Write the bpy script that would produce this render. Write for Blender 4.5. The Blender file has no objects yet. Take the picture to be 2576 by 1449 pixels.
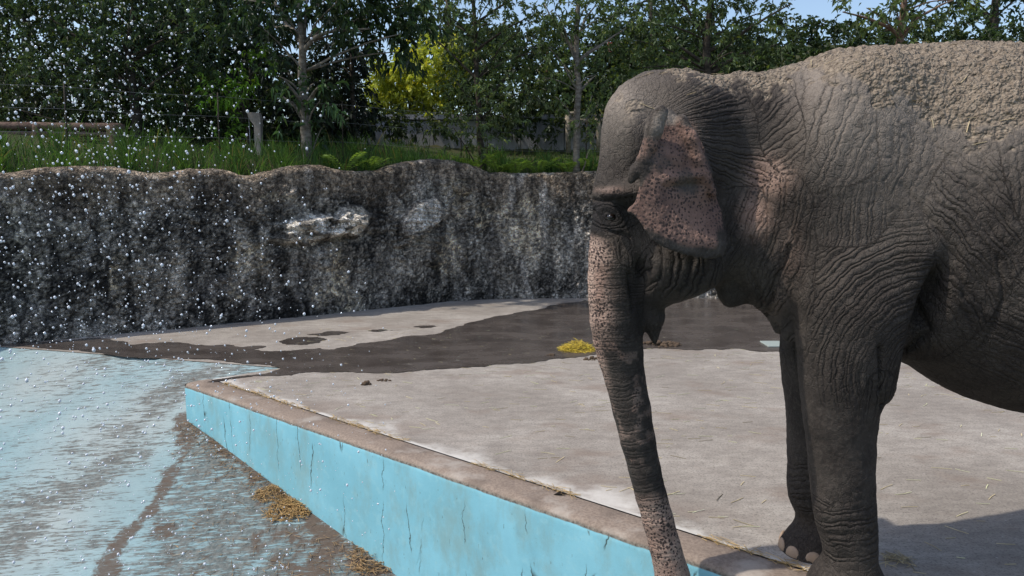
import bpy, bmesh, math, random
import numpy as np
from mathutils import Vector, Matrix

rng = np.random.default_rng(7)
random.seed(7)
SC = bpy.context.scene
COL = SC.collection

# ---------------------------------------------------------------- camera, sky, sun, exposure
F, CX, CY, H = 1860.0, 1288.0, 724.5, 1.79          # photo pixels at 2576 wide
P = math.atan((CY - 480.0) / F)
cP, sP = math.cos(P), math.sin(P)
cam_d = bpy.data.cameras.new('camera')
cam_d.lens = F / 2576 * 36.0
cam_d.sensor_width = 36.0
cam_d.clip_start = 0.05
cam_d.clip_end = 500
cam = bpy.data.objects.new('camera', cam_d)
cam.location = (0, 0, H)
cam.rotation_euler = (math.pi / 2 - P, 0, 0)
COL.objects.link(cam)
SC.camera = cam

SUN_EL, SUN_AZ = math.radians(56), math.radians(-101)   # azimuth clockwise from +Y
world = bpy.data.worlds.new('World')
SC.world = world
world.use_nodes = True
wn = world.node_tree
sky = wn.nodes.new('ShaderNodeTexSky')
sky.sky_type = 'NISHITA'
sky.sun_disc = False
sky.sun_elevation = SUN_EL
sky.sun_rotation = SUN_AZ
sky.air_density = 1.0
sky.dust_density = 1.6
bg = wn.nodes['Background']
bg.inputs['Strength'].default_value = 0.15
wn.links.new(sky.outputs[0], bg.inputs[0])
sun_d = bpy.data.lights.new('sun', 'SUN')
sun_d.energy = 2.6
sun_d.angle = math.radians(1.0)
sun_d.color = (1.0, 0.94, 0.85)
sun = bpy.data.objects.new('sun', sun_d)
sdir = Vector((math.sin(SUN_AZ) * math.cos(SUN_EL), math.cos(SUN_AZ) * math.cos(SUN_EL), math.sin(SUN_EL)))
sun.rotation_euler = sdir.to_track_quat('Z', 'Y').to_euler()
sun.location = (-6, 0, 12)
COL.objects.link(sun)
SC.view_settings.view_transform = 'Standard'
SC.view_settings.look = 'None'
SC.view_settings.gamma = 1
SC.view_settings.exposure = 0.38

# ---------------------------------------------------------------- helpers: pixels, noise, meshes
CAM = np.array([0, 0, H])
def ray(px, py):
    x, y = (px - CX) / F, -(py - CY) / F
    return np.array([x, cP + y * sP, -sP + y * cP])
def on_z(px, py, z=0.0):
    r = ray(px, py); return CAM + r * ((z - H) / r[2])
def on_y(px, py, Y):
    r = ray(px, py); return CAM + r * (Y / r[1])
def proj(X, Y, Z):
    dz = Z - H
    depth = Y * cP - dz * sP
    up = Y * sP + dz * cP
    return CX + F * X / depth, CY - F * up / depth

def _h(ix, iy, iz, seed):
    n = (ix.astype(np.int64) * 73856093) ^ (iy.astype(np.int64) * 19349663) ^ (iz.astype(np.int64) * 83492791) ^ (seed * 26544357)
    n &= 0xffffffff
    n = ((n ^ (n >> 13)) * 1274126177) & 0xffffffff
    n = ((n ^ (n >> 15)) * 2246822519) & 0xffffffff
    return ((n ^ (n >> 16)) & 0xffffff) / float(0xffffff)
def vnoise(p, seed=0):
    i = np.floor(p); f = p - i; f = f * f * (3 - 2 * f)
    x, y, z = i[:, 0], i[:, 1], i[:, 2]
    r = 0
    for dx in (0, 1):
        wx = f[:, 0] if dx else 1 - f[:, 0]
        for dy in (0, 1):
            wy = f[:, 1] if dy else 1 - f[:, 1]
            for dz in (0, 1):
                wz = f[:, 2] if dz else 1 - f[:, 2]
                r = r + _h(x + dx, y + dy, z + dz, seed) * wx * wy * wz
    return r * 2 - 1
def fbm(p, scale, octv=4, seed=0, gain=0.5):
    r, a, t = 0, 1.0, 0.0
    q = np.asarray(p, float) * scale
    for k in range(octv):
        r = r + a * vnoise(q + 17.3 * k, seed + k); t += a
        a *= gain; q = q * 2.03
    return r / t
def worley(p, seed=0):
    i = np.floor(p)
    f1 = np.full(len(p), 9.0); f2 = np.full(len(p), 9.0)
    for dx in (-1, 0, 1):
        for dy in (-1, 0, 1):
            for dz in (-1, 0, 1):
                c = i + np.array([dx, dy, dz])
                q = c + np.stack([_h(c[:, 0], c[:, 1], c[:, 2], seed + s) for s in (1, 2, 3)], 1)
                d = np.sqrt(((q - p) ** 2).sum(1))
                m = d < f1
                f2 = np.where(m, f1, np.minimum(f2, d)); f1 = np.where(m, d, f1)
    return f1, f2
def sstep(a, b, x):
    t = np.clip((x - a) / (b - a), 0, 1); return t * t * (3 - 2 * t)

def make_mesh(name, V, Fc, smooth=True):
    """V (n,3); Fc (m,k) with one k"""
    V = np.asarray(V, np.float32); Fc = np.asarray(Fc, np.int32)
    me = bpy.data.meshes.new(name)
    me.vertices.add(len(V)); me.vertices.foreach_set('co', V.ravel())
    k = Fc.shape[1]
    me.loops.add(Fc.size); me.loops.foreach_set('vertex_index', Fc.ravel())
    me.polygons.add(len(Fc))
    me.polygons.foreach_set('loop_start', np.arange(0, Fc.size, k, dtype=np.int32))
    me.update(calc_edges=True)
    me.polygons.foreach_set('use_smooth', np.full(len(Fc), smooth))
    me.validate()
    return me
def set_col(me, arr, name='Col'):
    a = me.attributes.new(name, 'FLOAT_COLOR', 'POINT')
    arr = np.asarray(arr, np.float32)
    if arr.shape[1] == 3:
        arr = np.concatenate([arr, np.ones((len(arr), 1), np.float32)], 1)
    a.data.foreach_set('color', arr.ravel())
def link(name, me, mat=None, parent=None):
    o = bpy.data.objects.new(name, me); COL.objects.link(o)
    if mat is not None and me is not None:
        me.materials.clear(); me.materials.append(mat)
    if parent is not None: o.parent = parent
    return o
def tag(o, label=None, cat=None, group=None, kind=None):
    if label: o['label'] = label
    if cat: o['category'] = cat
    if group: o['group'] = group
    if kind: o['kind'] = kind
    return o
def empty(name, loc=(0, 0, 0)):
    o = bpy.data.objects.new(name, None); o.location = loc; o.empty_display_size = 0.2
    COL.objects.link(o); return o
def grid_faces(nu, nv, wrap=False):
    """vertex index = i*nv + j"""
    i = np.arange(nu - 1)[:, None]; j = np.arange(nv - (0 if wrap else 1))[None, :]
    j2 = (j + 1) % nv
    a = i * nv + j; b = (i + 1) * nv + j; c = (i + 1) * nv + j2; d = i * nv + j2
    return np.stack([a, b, c, d], -1).reshape(-1, 4)
def tube(path, rad, seg=8, cap=True):
    path = np.asarray(path, float); n = len(path)
    rad = np.broadcast_to(np.asarray(rad, float), (n,))
    T = np.gradient(path, axis=0); T /= np.linalg.norm(T, axis=1)[:, None] + 1e-9
    up = np.array([0.31, 0.95, 0.05]) if abs(T[0][2]) > 0.5 else np.array([0, 0, 1.0])
    V = []
    for k in range(n):
        u = np.cross(T[k], up); u /= np.linalg.norm(u) + 1e-9
        v = np.cross(T[k], u)
        a = np.linspace(0, 2 * math.pi, seg, endpoint=False)
        V.append(path[k] + rad[k] * (np.cos(a)[:, None] * u + np.sin(a)[:, None] * v))
    V = np.concatenate(V)
    Fc = grid_faces(n, seg, True)
    if cap:
        m = len(V); V = np.concatenate([V, path[:1], path[-1:]])
        k = np.arange(seg); k2 = (k + 1) % seg
        Fc = np.concatenate([Fc, np.stack([np.full(seg, m), k, k2, k2], 1)[:, [0, 1, 2, 2]],
                             np.stack([np.full(seg, m + 1), (n - 1) * seg + k2, (n - 1) * seg + k, (n - 1) * seg + k], 1)])
    return V, Fc
class MB:
    """collects vertex/face blocks into one mesh (quads, degenerate quads become triangles)"""
    def __init__(s): s.V = []; s.F = []; s.n = 0
    def add(s, V, Fc):
        s.V.append(np.asarray(V, float)); s.F.append(np.asarray(Fc) + s.n); s.n += len(V); return s
    def mesh(s, name, smooth=True):
        return make_mesh2(name, np.concatenate(s.V), np.concatenate(s.F), smooth)
def make_mesh2(name, V, Fc, smooth=True):
    tri = Fc[:, 2] == Fc[:, 3]
    me = bpy.data.meshes.new(name)
    me.vertices.add(len(V)); me.vertices.foreach_set('co', np.asarray(V, np.float32).ravel())
    q, t = Fc[~tri], Fc[tri][:, :3]
    loops = np.concatenate([q.ravel(), t.ravel()]).astype(np.int32)
    me.loops.add(len(loops)); me.loops.foreach_set('vertex_index', loops)
    me.polygons.add(len(q) + len(t))
    st = np.concatenate([np.arange(len(q)) * 4, len(q) * 4 + np.arange(len(t)) * 3]).astype(np.int32)
    me.polygons.foreach_set('loop_start', st)
    me.update(calc_edges=True)
    me.polygons.foreach_set('use_smooth', np.full(len(q) + len(t), smooth))
    me.validate()
    return me
BOXF = np.array([[0, 1, 3, 2], [4, 6, 7, 5], [0, 4, 5, 1], [2, 3, 7, 6], [0, 2, 6, 4], [1, 5, 7, 3]])
def box(c, h, rz=0.0):
    c = np.asarray(c, float)
    V = np.array([[x, y, z] for x in (-1, 1) for y in (-1, 1) for z in (-1, 1)], float) * np.asarray(h)
    if rz:
        co, si = math.cos(rz), math.sin(rz)
        V = V @ np.array([[co, si, 0], [-si, co, 0], [0, 0, 1]])
    return V + c, BOXF

# ---------------------------------------------------------------- shader helper
class G:
    def __init__(s, name):
        s.m = bpy.data.materials.new(name); s.m.use_nodes = True
        s.nt = s.m.node_tree; s.b = s.nt.nodes['Principled BSDF']; s.out = s.nt.nodes['Material Output']
    def n(s, t, ins=None, **props):
        nd = s.nt.nodes.new('ShaderNode' + t)
        for k, v in props.items(): setattr(nd, k, v)
        for k, v in (ins or {}).items(): s.put(nd, k, v)
        return nd
    def put(s, nd, k, v):
        sk = nd.inputs[k]
        if isinstance(v, bpy.types.NodeSocket): s.nt.links.new(v, sk)
        else:
            if isinstance(v, (tuple, list)) and len(v) == 3 and sk.type == 'RGBA': v = (*v, 1)
            sk.default_value = v
    def co(s): return s.n('TexCoord').outputs['Object']
    def attr(s, name='Col'): return s.n('Attribute', attribute_name=name)
    def map(s, v, scale=(1, 1, 1), rot=(0, 0, 0), loc=(0, 0, 0)):
        return s.n('Mapping', {'Vector': v, 'Scale': scale, 'Rotation': rot, 'Location': loc}).outputs[0]
    def noise(s, v, scale, detail=4, rough=0.55, dist=0.0):
        return s.n('TexNoise', {'Vector': v, 'Scale': scale, 'Detail': detail, 'Roughness': rough, 'Distortion': dist}).outputs[0]
    def vor(s, v, scale, feature='F1', rand=1.0, out=0):
        return s.n('TexVoronoi', {'Vector': v, 'Scale': scale, 'Randomness': rand}, feature=feature).outputs[out]
    def ramp(s, f, a, b, lo=0.0, hi=1.0):
        return s.n('MapRange', {'Value': f, 'From Min': a, 'From Max': b, 'To Min': lo, 'To Max': hi}, interpolation_type='SMOOTHSTEP').outputs[0]
    def mix(s, f, a, b, mode='MIX'):
        nd = s.n('Mix', data_type='RGBA', blend_type=mode)
        s.put(nd, 0, f); s.put(nd, 6, a); s.put(nd, 7, b); return nd.outputs[2]
    def mth(s, op, a, b=0.0, c=None):
        nd = s.n('Math', operation=op); s.put(nd, 0, a); s.put(nd, 1, b)
        if c is not None: s.put(nd, 2, c)
        return nd.outputs[0]
    def bump(s, h, strength=0.5, dist=0.01, nrm=None):
        ins = {'Height': h, 'Strength': strength, 'Distance': dist}
        if nrm is not None: ins['Normal'] = nrm
        return s.n('Bump', ins).outputs[0]
    def sep(s, v): return s.n('SeparateXYZ', {0: v}).outputs
    def sepc(s, v): return s.n('SeparateColor', {0: v}).outputs
    def set(s, **k):
        names = {'col': 'Base Color', 'rough': 'Roughness', 'nrm': 'Normal', 'spec': 'Specular IOR Level', 'met': 'Metallic', 'coat': 'Coat Weight'}
        for a, v in k.items(): s.put(s.b, names[a], v)
        return s.m

# ---------------------------------------------------------------- layout of the floor and pool (from the photo, on z = 0)
A_ = on_z(0, 872); T_ = on_z(710, 925); C_ = on_z(465, 965); E_ = on_z(1640, 1370); J1 = on_z(1610, 1300)
dAT = (T_ - A_) / np.linalg.norm(T_ - A_)
nAT = np.array([-dAT[1], dAT[0], 0])                 # pointing away from the pool
dK = (E_ - C_) / np.linalg.norm(E_ - C_)             # along the kerb
nK = np.array([-dK[1], dK[0], 0])                    # from the pool towards the slab
KW = float(np.dot(J1 - E_, nK))                      # kerb width
SL = 0.432                                           # slope of the pool ramp
def pool_z(x, y):
    return -SL * ((T_[0] - x) * nAT[0] + (T_[1] - y) * nAT[1])
def on_pool(px, py):
    r = ray(px, py)
    nn = np.array([-SL * nAT[0], -SL * nAT[1], 1.0]); d = -SL * np.dot(T_[:2], nAT[:2])
    t = (d - np.dot(nn, CAM)) / np.dot(nn, r)
    return CAM + r * t
dTC = (C_ - T_) / np.linalg.norm(C_ - T_)
# joint line start on the T-C edge
_t = np.linalg.solve(np.array([[dTC[0], -dK[0]], [dTC[1], -dK[1]]]), (C_ + nK * KW - T_)[:2])
K0 = T_ + dTC * _t[0]

# ================================================================ SETTING
# ---- concrete slab
def floor_material():
    g = G('floor_concrete'); co = g.co()
    big = g.noise(co, 0.9, 5, 0.6); mid = g.noise(co, 5, 6, 0.65)
    brushed = g.noise(g.map(co, (6, 11, 1), (0, 0, math.radians(3))), 1.0, 9, 0.8)
    col = g.mix(g.ramp(big, 0.35, 0.7), (0.295, 0.260, 0.222), (0.42, 0.378, 0.328))
    col = g.mix(g.ramp(brushed, 0.36, 0.62), g.mix(0.42, col, (0.12, 0.10, 0.088)), col)
    col = g.mix(g.mth('MULTIPLY', g.ramp(brushed, 0.60, 0.74), 0.35), col, (0.50, 0.46, 0.41))
    spk = g.noise(co, 70, 3, 0.7)
    col = g.mix(g.mth('MULTIPLY', g.ramp(spk, 0.48, 0.68), 0.7), col, (0.12, 0.105, 0.09))
    spk2 = g.noise(co, 45, 2, 0.6)
    col = g.mix(g.mth('MULTIPLY', g.ramp(spk2, 0.62, 0.75), 0.4), col, (0.55, 0.51, 0.46))
    brown = g.noise(g.map(co, (1, 1.8, 1), loc=(7, 3, 0)), 1.3, 5, 0.6)
    col = g.mix(g.mth('MULTIPLY', g.ramp(brown, 0.52, 0.7), 0.5), col, (0.20, 0.145, 0.11))
    # lime bloom along the joint
    x, y, z = g.sep(co)
    d = g.mth('ADD', g.mth('MULTIPLY', x, float(nK[0])), g.mth('MULTIPLY', y, float(nK[1])))
    d = g.mth('SUBTRACT', d, float(np.dot(C_, nK)) + KW)
    al = g.mth('ADD', g.mth('MULTIPLY', x, float(dK[0])), g.mth('MULTIPLY', y, float(dK[1])))
    wv = g.n('CombineXYZ', {0: al}).outputs[0]
    wid = g.ramp(g.noise(wv, 1.1, 2, 0.5), 0.38, 0.68, 0.02, 0.42)
    rel = g.mth('DIVIDE', d, wid)
    rel = g.mth('ADD', rel, g.mth('MULTIPLY', g.mth('SUBTRACT', mid, 0.5), 0.9))
    bloom = g.mth('MULTIPLY', g.mth('MULTIPLY', g.ramp(rel, 0.1, 1.0, 1.0, 0.0), 0.8), g.ramp(g.noise(g.map(co, loc=(2, 5, 0)), 2.2, 5, 0.65), 0.36, 0.58))
    bloom = g.mth('MULTIPLY', bloom, g.ramp(d, -0.02, 0.0))
    thin = g.mth('MULTIPLY', g.ramp(g.mth('ADD', d, g.mth('MULTIPLY', g.mth('SUBTRACT', mid, .5), .05)), .012, .05, .75, 0.0), g.ramp(d, -.02, 0.0))
    bloom = g.mth('MAXIMUM', bloom, thin)
    near = g.mth('MULTIPLY', g.ramp(d, 0.05, 0.6, .45, 0.0), g.ramp(g.noise(g.map(co, loc=(1, 8, 0)), 1.6, 5, .65), .45, .62))
    col = g.mix(near, col, (0.215, 0.16, 0.125))
    col = g.mix(bloom, col, (0.62, 0.59, 0.54))
    nrm = g.bump(g.mth('ADD', g.mth('MULTIPLY', brushed, 0.6), g.mth('MULTIPLY', spk, 0.35)), 0.35, 0.012)
    return g.set(col=col, rough=0.85, nrm=nrm, spec=0.25)
m_floor = floor_material()
Jinf = K0 + dK * 13
Ainf = A_ - dAT * 8.5
poly = [T_, K0, Jinf, np.array([16, Jinf[1], 0]), np.array([16, 15, 0]), np.array([-14, 15, 0]), Ainf]
bm = bmesh.new()
vs = [bm.verts.new(p) for p in poly]
f = bm.faces.new(vs)
if f.normal.z < 0: f.normal_flip()
bmesh.ops.triangulate(bm, faces=[f])
bmesh.ops.recalc_face_normals(bm, faces=bm.faces)
me = bpy.data.meshes.new('floor'); bm.to_mesh(me); bm.free()
if me.polygons[0].normal.z < 0: me.flip_normals()
tag(link('floor', me, m_floor), kind='structure')

# ---- kerb with its blue painted face
def paint_material(kerb):
    g = G('kerb_paint'); co = g.co(); x, y, z = g.sep(co)
    al = g.mth('ADD', g.mth('MULTIPLY', x, float(dK[0])), g.mth('MULTIPLY', y, float(dK[1])))
    v2 = g.n('CombineXYZ', {0: al, 1: z}).outputs[0]
    n1 = g.noise(co, 2.2, 5, 0.6); n2 = g.noise(co, 14, 5, 0.65)
    blue = g.mix(g.ramp(n1, 0.35, 0.7), (0.215, 0.49, 0.575), (0.26, 0.57, 0.67))
    blue = g.mix(g.mth('MULTIPLY', g.ramp(n2, 0.52, 0.68), 0.3), blue, (0.36, 0.62, 0.66))
    grime = g.noise(g.map(v2, (2.6, 1.1, 1)), 1.4, 8, 0.72)
    blue = g.mix(g.mth('MULTIPLY', g.ramp(grime, 0.44, 0.68), 0.6), blue, (0.24, 0.36, 0.34))
    chips = g.noise(g.map(v2, (55, 12, 1)), 1.0, 4, 0.6)
    blue = g.mix(g.mth('MULTIPLY', g.ramp(chips, 0.66, 0.70), 0.75), blue, (0.10, 0.12, 0.10))
    cr = g.vor(g.map(g.n('CombineXYZ', {0: g.mth('ADD', al, g.mth('MULTIPLY', g.noise(v2, 7, 4, 0.6), 0.09)), 1: g.mth('MULTIPLY', z, 0.16)}).outputs[0], (2.6, 2.6, 1)), 1.0, 'DISTANCE_TO_EDGE')
    crk = g.mth('MULTIPLY', g.ramp(cr, 0.0, 0.012, 1.0, 0.0), g.ramp(g.noise(v2, 2.3, 2), 0.46, 0.56))
    blue = g.mix(crk, blue, (0.05, 0.07, 0.06))
    # wear line at the top edge, concrete above it
    zz = g.mth('ADD', z, g.mth('MULTIPLY', g.mth('SUBTRACT', g.noise(v2, 7, 6, 0.65), 0.5), 0.022))
    conc_n = g.noise(co, 60, 5, 0.7)
    conc = g.mix(g.ramp(conc_n, 0.35, 0.65), (0.20, 0.152, 0.118), (0.30, 0.235, 0.185))
    stain = g.noise(co, 3.1, 5, 0.6)
    conc = g.mix(g.mth('MULTIPLY', g.ramp(stain, 0.45, 0.66), 0.6), conc, (0.13, 0.10, 0.08))
    lime = g.noise(g.map(co, loc=(4, 9, 0)), 2.4, 5, 0.65)
    conc = g.mix(g.mth('MULTIPLY', g.ramp(lime, 0.52, 0.68), 0.6), conc, (0.42, 0.375, 0.325))
    edge = g.mix(g.ramp(g.noise(v2, 40, 4, 0.7), 0.4, 0.6), (0.10, 0.085, 0.07), (0.22, 0.20, 0.165))
    col = g.mix(g.ramp(zz, -0.042, -0.034), blue, edge)
    col = g.mix(g.ramp(zz, -0.030, -0.016), col, conc)
    nrm = g.bump(g.mth('ADD', conc_n, g.mth('MULTIPLY', crk, -1.5)), 0.25, 0.004)
    return g.set(col=col, rough=0.72, nrm=nrm, spec=0.3)
m_kerb = paint_material(True)
NS = 260
ss = np.linspace(0, 12.5, NS)
wob = fbm(np.stack([ss, ss * 0, ss * 0], 1), 1.3, 4, 5) * 0.010
prof = [(KW - 0.003, -0.03), (KW - 0.003, -0.005), (KW - 0.014, 0.0), (0.16, 0.003), (0.06, 0.002), (0.03, -0.002), (0.012, -0.012), (0.002, -0.03), (0.0, -0.06)]
rows = []
for k, s0 in enumerate(ss):
    base = C_ + dK * s0
    r = [base + nK * (a + (wob[k] if j > 3 else 0)) + np.array([0, 0, b]) for j, (a, b) in enumerate(prof)]
    zb = pool_z(base[0], base[1]) - 0.05
    for tq in np.linspace(0, 1, 8)[1:]:
        p = r[len(prof) - 1].copy(); p[2] = -0.06 + (zb + 0.06) * tq; r.append(p)
    rows.append(r)
V = np.array(rows); nv = V.shape[1]
Fk = grid_faces(NS, nv)
mb = MB().add(V.reshape(-1, 3), Fk)
# end face at the corner and the short return wall towards the tip of the ramp
q = [C_ + np.array([0, 0, -0.004]), K0 + np.array([0, 0, -0.004]), T_ + np.array([0, 0, -0.004]), T_ + np.array([0, 0, -0.02]),
     K0 + np.array([0, 0, pool_z(K0[0], K0[1]) - 0.04]), C_ + np.array([0, 0, pool_z(C_[0], C_[1]) - 0.05])]
mb.add(np.array(q), np.array([[0, 1, 4, 5], [1, 2, 3, 4]]))
me = mb.mesh('pool_kerb')
tag(link('pool_kerb', me, m_kerb), kind='structure')

# ---- pool floor (ramp), with traced dirt
def pool_material():
    g = G('pool_paint'); co = g.co(); a = g.attr(); dirt, brown, wash = [g.sepc(a.outputs[0])[k] for k in range(3)]
    lines = g.noise(g.map(co, (1.6, 34, 34), (0, 0, math.radians(6))), 1.0, 6, 0.75)
    lines2 = g.noise(g.map(co, (6, 70, 70), (0, 0, math.radians(5))), 1.0, 4, 0.65)
    n1 = g.noise(co, 1.6, 6, 0.62); n2 = g.noise(co, 26, 4, 0.7)
    blue = g.mix(g.ramp(n1, 0.35, 0.68), (0.20, 0.315, 0.34), (0.27, 0.385, 0.405))
    blue = g.mix(wash, blue, (0.36, 0.39, 0.375))
    worn = g.mth('ADD', g.mth('MULTIPLY', dirt, 0.30), g.mth('MULTIPLY', g.mth('SUBTRACT', g.noise(co, 3.5, 6, .7), 0.5), 0.5))
    thr = g.mth('ADD', g.mth('MULTIPLY_ADD', lines, 1.5, -.25), g.mth('MULTIPLY', g.mth('SUBTRACT', lines2, 0.5), 1.1))
    wl = g.ramp(g.mth('SUBTRACT', g.mth('ADD', worn, thr), 0.0), 0.54, 0.80)
    grey = g.mix(g.ramp(n2, 0.35, 0.65), (0.075, 0.072, 0.064), (0.16, 0.15, 0.132))
    col = g.mix(g.mth('MULTIPLY', wl, 0.85), blue, grey)
    bm_ = g.ramp(g.mth('ADD', g.mth('MULTIPLY', brown, 0.75), g.mth('MULTIPLY', g.mth('SUBTRACT', g.noise(co, 7, 8, 0.75), 0.5), 1.9)), 0.34, 0.62)
    bm_ = g.mth('MULTIPLY', bm_, g.ramp(g.mth('ADD', lines2, g.mth('MULTIPLY', brown, 0.22)), 0.42, 0.66))
    col = g.mix(g.mth('MULTIPLY', bm_, 0.9), col, g.mix(n2, (0.075, 0.055, 0.042), (0.135, 0.095, 0.07)))
    nrm = g.bump(g.mth('ADD', g.mth('MULTIPLY', thr, -0.8), g.mth('MULTIPLY', bm_, 0.5)), 0.5, 0.012)
    return g.set(col=col, rough=0.85, nrm=nrm, spec=0.15)
m_pool = pool_material()
aa = np.arange(-9.0, 7.5, 0.045); bb = np.arange(0.0, 8.6, 0.045)
AA, BB = np.meshgrid(aa, bb, indexing='ij')
PX = T_[0] + dAT[0] * AA - nAT[0] * BB; PY = T_[1] + dAT[1] * AA - nAT[1] * BB
PZ = -SL * BB
Vp = np.stack([PX, PY, PZ], -1).reshape(-1, 3)
Vp[:, 2] -= 0.006
Vp[:, 2] += fbm(Vp, 1.2, 3, 31) * 0.008 * np.clip(BB.ravel() * 2, 0, 1)
me = make_mesh('pool_floor', Vp, grid_faces(len(aa), len(bb)))
if me.polygons[0].normal.z < 0: me.flip_normals()
def seg_dist(Pxy, pts):
    d = np.full(len(Pxy), 9.0)
    for p, q in zip(pts[:-1], pts[1:]):
        p = np.asarray(p[:2]); q = np.asarray(q[:2]); e = q - p
        t = np.clip(((Pxy - p) @ e) / (e @ e), 0, 1)
        d = np.minimum(d, np.linalg.norm(Pxy - (p + t[:, None] * e), axis=1))
    return d
def pp(*l): return [on_pool(*p) for p in l]
xy = Vp[:, :2] + np.stack([fbm(Vp, 1.5, 4, 41), fbm(Vp, 1.5, 4, 42)], 1) * 0.25
dirt = np.zeros(len(Vp)); brown = np.zeros(len(Vp)); wash = np.zeros(len(Vp))
for pts, w, s in [(pp((545, 930), (470, 955), (405, 985)), .16, 1.0), (pp((470, 985), (420, 1010), (380, 1045), (300, 1075)), .16, .9),
                  (pp((330, 1130), (230, 1180), (140, 1230), (-60, 1290)), .26, .9), (pp((320, 1120), (180, 1110)), .14, .5),
                  (pp((60, 1260), (-20, 1380)), .3, .8), (pp((240, 905), (360, 900), (480, 895)), .10, .5), (pp((540, 905), (640, 918)), .12, .5),
                  (pp((130, 1350), (250, 1340), (420, 1400)), .2, .35)]:
    dirt = np.maximum(dirt, s * np.exp(-(seg_dist(xy, pts) / w) ** 2))
for pts, w, s in [(pp((465, 1060), (480, 1120), (440, 1190), (420, 1235)), .13, .9), (pp((440, 1190), (400, 1260), (340, 1320), (270, 1420), (230, 1500)), .12, 1.0),
                  (pp((470, 1050), (640, 1180), (760, 1280), (985, 1455), (1200, 1650)), .16, .95), (pp((545, 930), (470, 955)), .09, .6),
                  (pp((640, 1400), (700, 1390)), .1, .6)]:
    brown = np.maximum(brown, s * np.exp(-(seg_dist(xy, pts) / w) ** 2))
# the dirty triangle between the trail and the kerb foot
L0, L1 = on_pool(470, 1060), on_pool(250, 1449)
e = (L1 - L0)[:2]; side = (xy[:, 0] - L0[0]) * e[1] - (xy[:, 1] - L0[1]) * e[0]
sd = -side / np.linalg.norm(e)
if np.mean(sd[np.linalg.norm(Vp[:, :2] - on_pool(700, 1400)[:2], axis=1) < 0.3]) < 0: sd = -sd
u_, v_ = proj(Vp[:, 0], Vp[:, 1], Vp[:, 2])
tri = sstep(-0.05, 0.5, sd) * (xy[:, 1] < L0[1] + 0.2)
dirt = np.maximum(dirt, tri * 1.0)
brown = np.maximum(brown, tri * (0.42 + 0.5 * sstep(0.1, .45, fbm(Vp, 2.2, 4, 52))))
for (px, py, w) in [(330, 1050, .9), (150, 930, .9), (120, 1300, .7), (560, 915, .3)]:
    c = on_pool(px, py); wash = np.maximum(wash, 0.8 * np.exp(-(np.linalg.norm(xy - c[:2], axis=1) / w) ** 2))
wash = np.clip(wash * (0.9 + 0.6 * fbm(Vp, 1.3, 4, 55)), 0, 1)
dirt = np.clip(dirt + 0.28 * sstep(0.0, 0.6, fbm(Vp * [1, 2.5, 1], 0.9, 4, 57)), 0, 1)
set_col(me, np.stack([dirt, brown, wash], 1))
tag(link('pool_floor', me, m_pool), kind='structure')

# ---- wet film lying on the slab
def wet_material():
    g = G('wet_concrete'); co = g.co()
    n1 = g.noise(g.map(co, (1, 1.8, 1)), 1.5, 6, 0.65); n2 = g.noise(co, 50, 3, 0.7)
    col = g.mix(g.ramp(n1, 0.35, 0.65), (0.052, 0.042, 0.036), (0.085, 0.07, 0.06))
    pale = g.noise(g.map(co, (3, 8, 1)), 1.0, 8, 0.78)
    col = g.mix(g.mth('MULTIPLY', g.ramp(pale, 0.60, 0.74), 0.35), col, (0.20, 0.17, 0.14))
    col = g.mix(g.mth('MULTIPLY', g.ramp(n2, 0.68, 0.76), 0.6), col, (0.26, 0.22, 0.17))
    r = g.ramp(n1, 0.35, 0.65, 0.10, 0.34)
    return g.set(col=col, rough=r, nrm=g.bump(g.mth('ADD', n2, pale), 0.12, 0.004), spec=0.4)
m_wet = wet_material()
def rough_outline(pts, amp, it=4, seed=1):
    rr = random.Random(seed)
    P2 = [np.asarray(p[:2]) for p in pts]
    for k in range(it):
        out = []
        for p, q in zip(P2, P2[1:] + P2[:1]):
            e = q - p; L = np.linalg.norm(e)
            m = (p + q) / 2 + np.array([-e[1], e[0]]) / (L + 1e-9) * rr.uniform(-1, 1) * min(amp, L * 0.22)
            out += [p, m]
        P2 = out; amp *= 0.55
    return P2
def sheet(name, pts, z, mat, amp=0.1, it=4, seed=1):
    P2 = rough_outline(pts, amp, it, seed)
    from mathutils.geometry import delaunay_2d_cdt
    n = len(P2)
    vs_, _, fs_, _, _, _ = delaunay_2d_cdt([Vector(p) for p in P2], [], [list(range(n))], 1, 1e-5)
    me = bpy.data.meshes.new(name)
    me.from_pydata([(v.x, v.y, z) for v in vs_], [], [list(f_) for f_ in fs_]); me.update()
    if len(me.polygons) and me.polygons[0].normal.z < 0: me.flip_normals()
    return link(name, me, mat)
fz = lambda l: [on_z(*p) for p in l]
o = sheet('wet_patch', fz([(-700, 884), (-300, 872), (120, 860), (250, 850), (330, 868), (450, 862), (560, 868), (668, 871), (636, 880), (700, 884), (760, 880), (840, 880), (930, 862), (1090, 842), (1180, 812), (1290, 790), (1380, 770),
     (1470, 756), (1600, 752), (1900, 752), (2300, 756), (2500, 800), (2400, 872), (2150, 888), (1968, 887), (1900, 884), (1790, 878), (1650, 876), (1500, 892), (1380, 905), (1250, 917), (1100, 929), (900, 938),
     (760, 939), (640, 946), (560, 959), (520, 962), (560, 953), (705, 927), (640, 917), (450, 903), (250, 888), (0, 871), (-700, 900)]), 0.005, m_wet, 0.10, 4, 3)
tag(o, kind='structure')
for k, pts in enumerate([[(705, 862), (740, 850), (800, 848), (818, 856), (770, 868), (720, 868)], [(770, 842), (830, 834), (880, 836), (850, 843), (800, 846)],
                         [(925, 833), (960, 829), (1010, 831), (960, 834)], [(1035, 823), (1080, 819), (1100, 821), (1060, 826)]]):
    o = sheet('wet_patch', fz(pts), 0.004, m_wet, 0.06, 4, 20 + k); tag(o, kind='structure')

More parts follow.
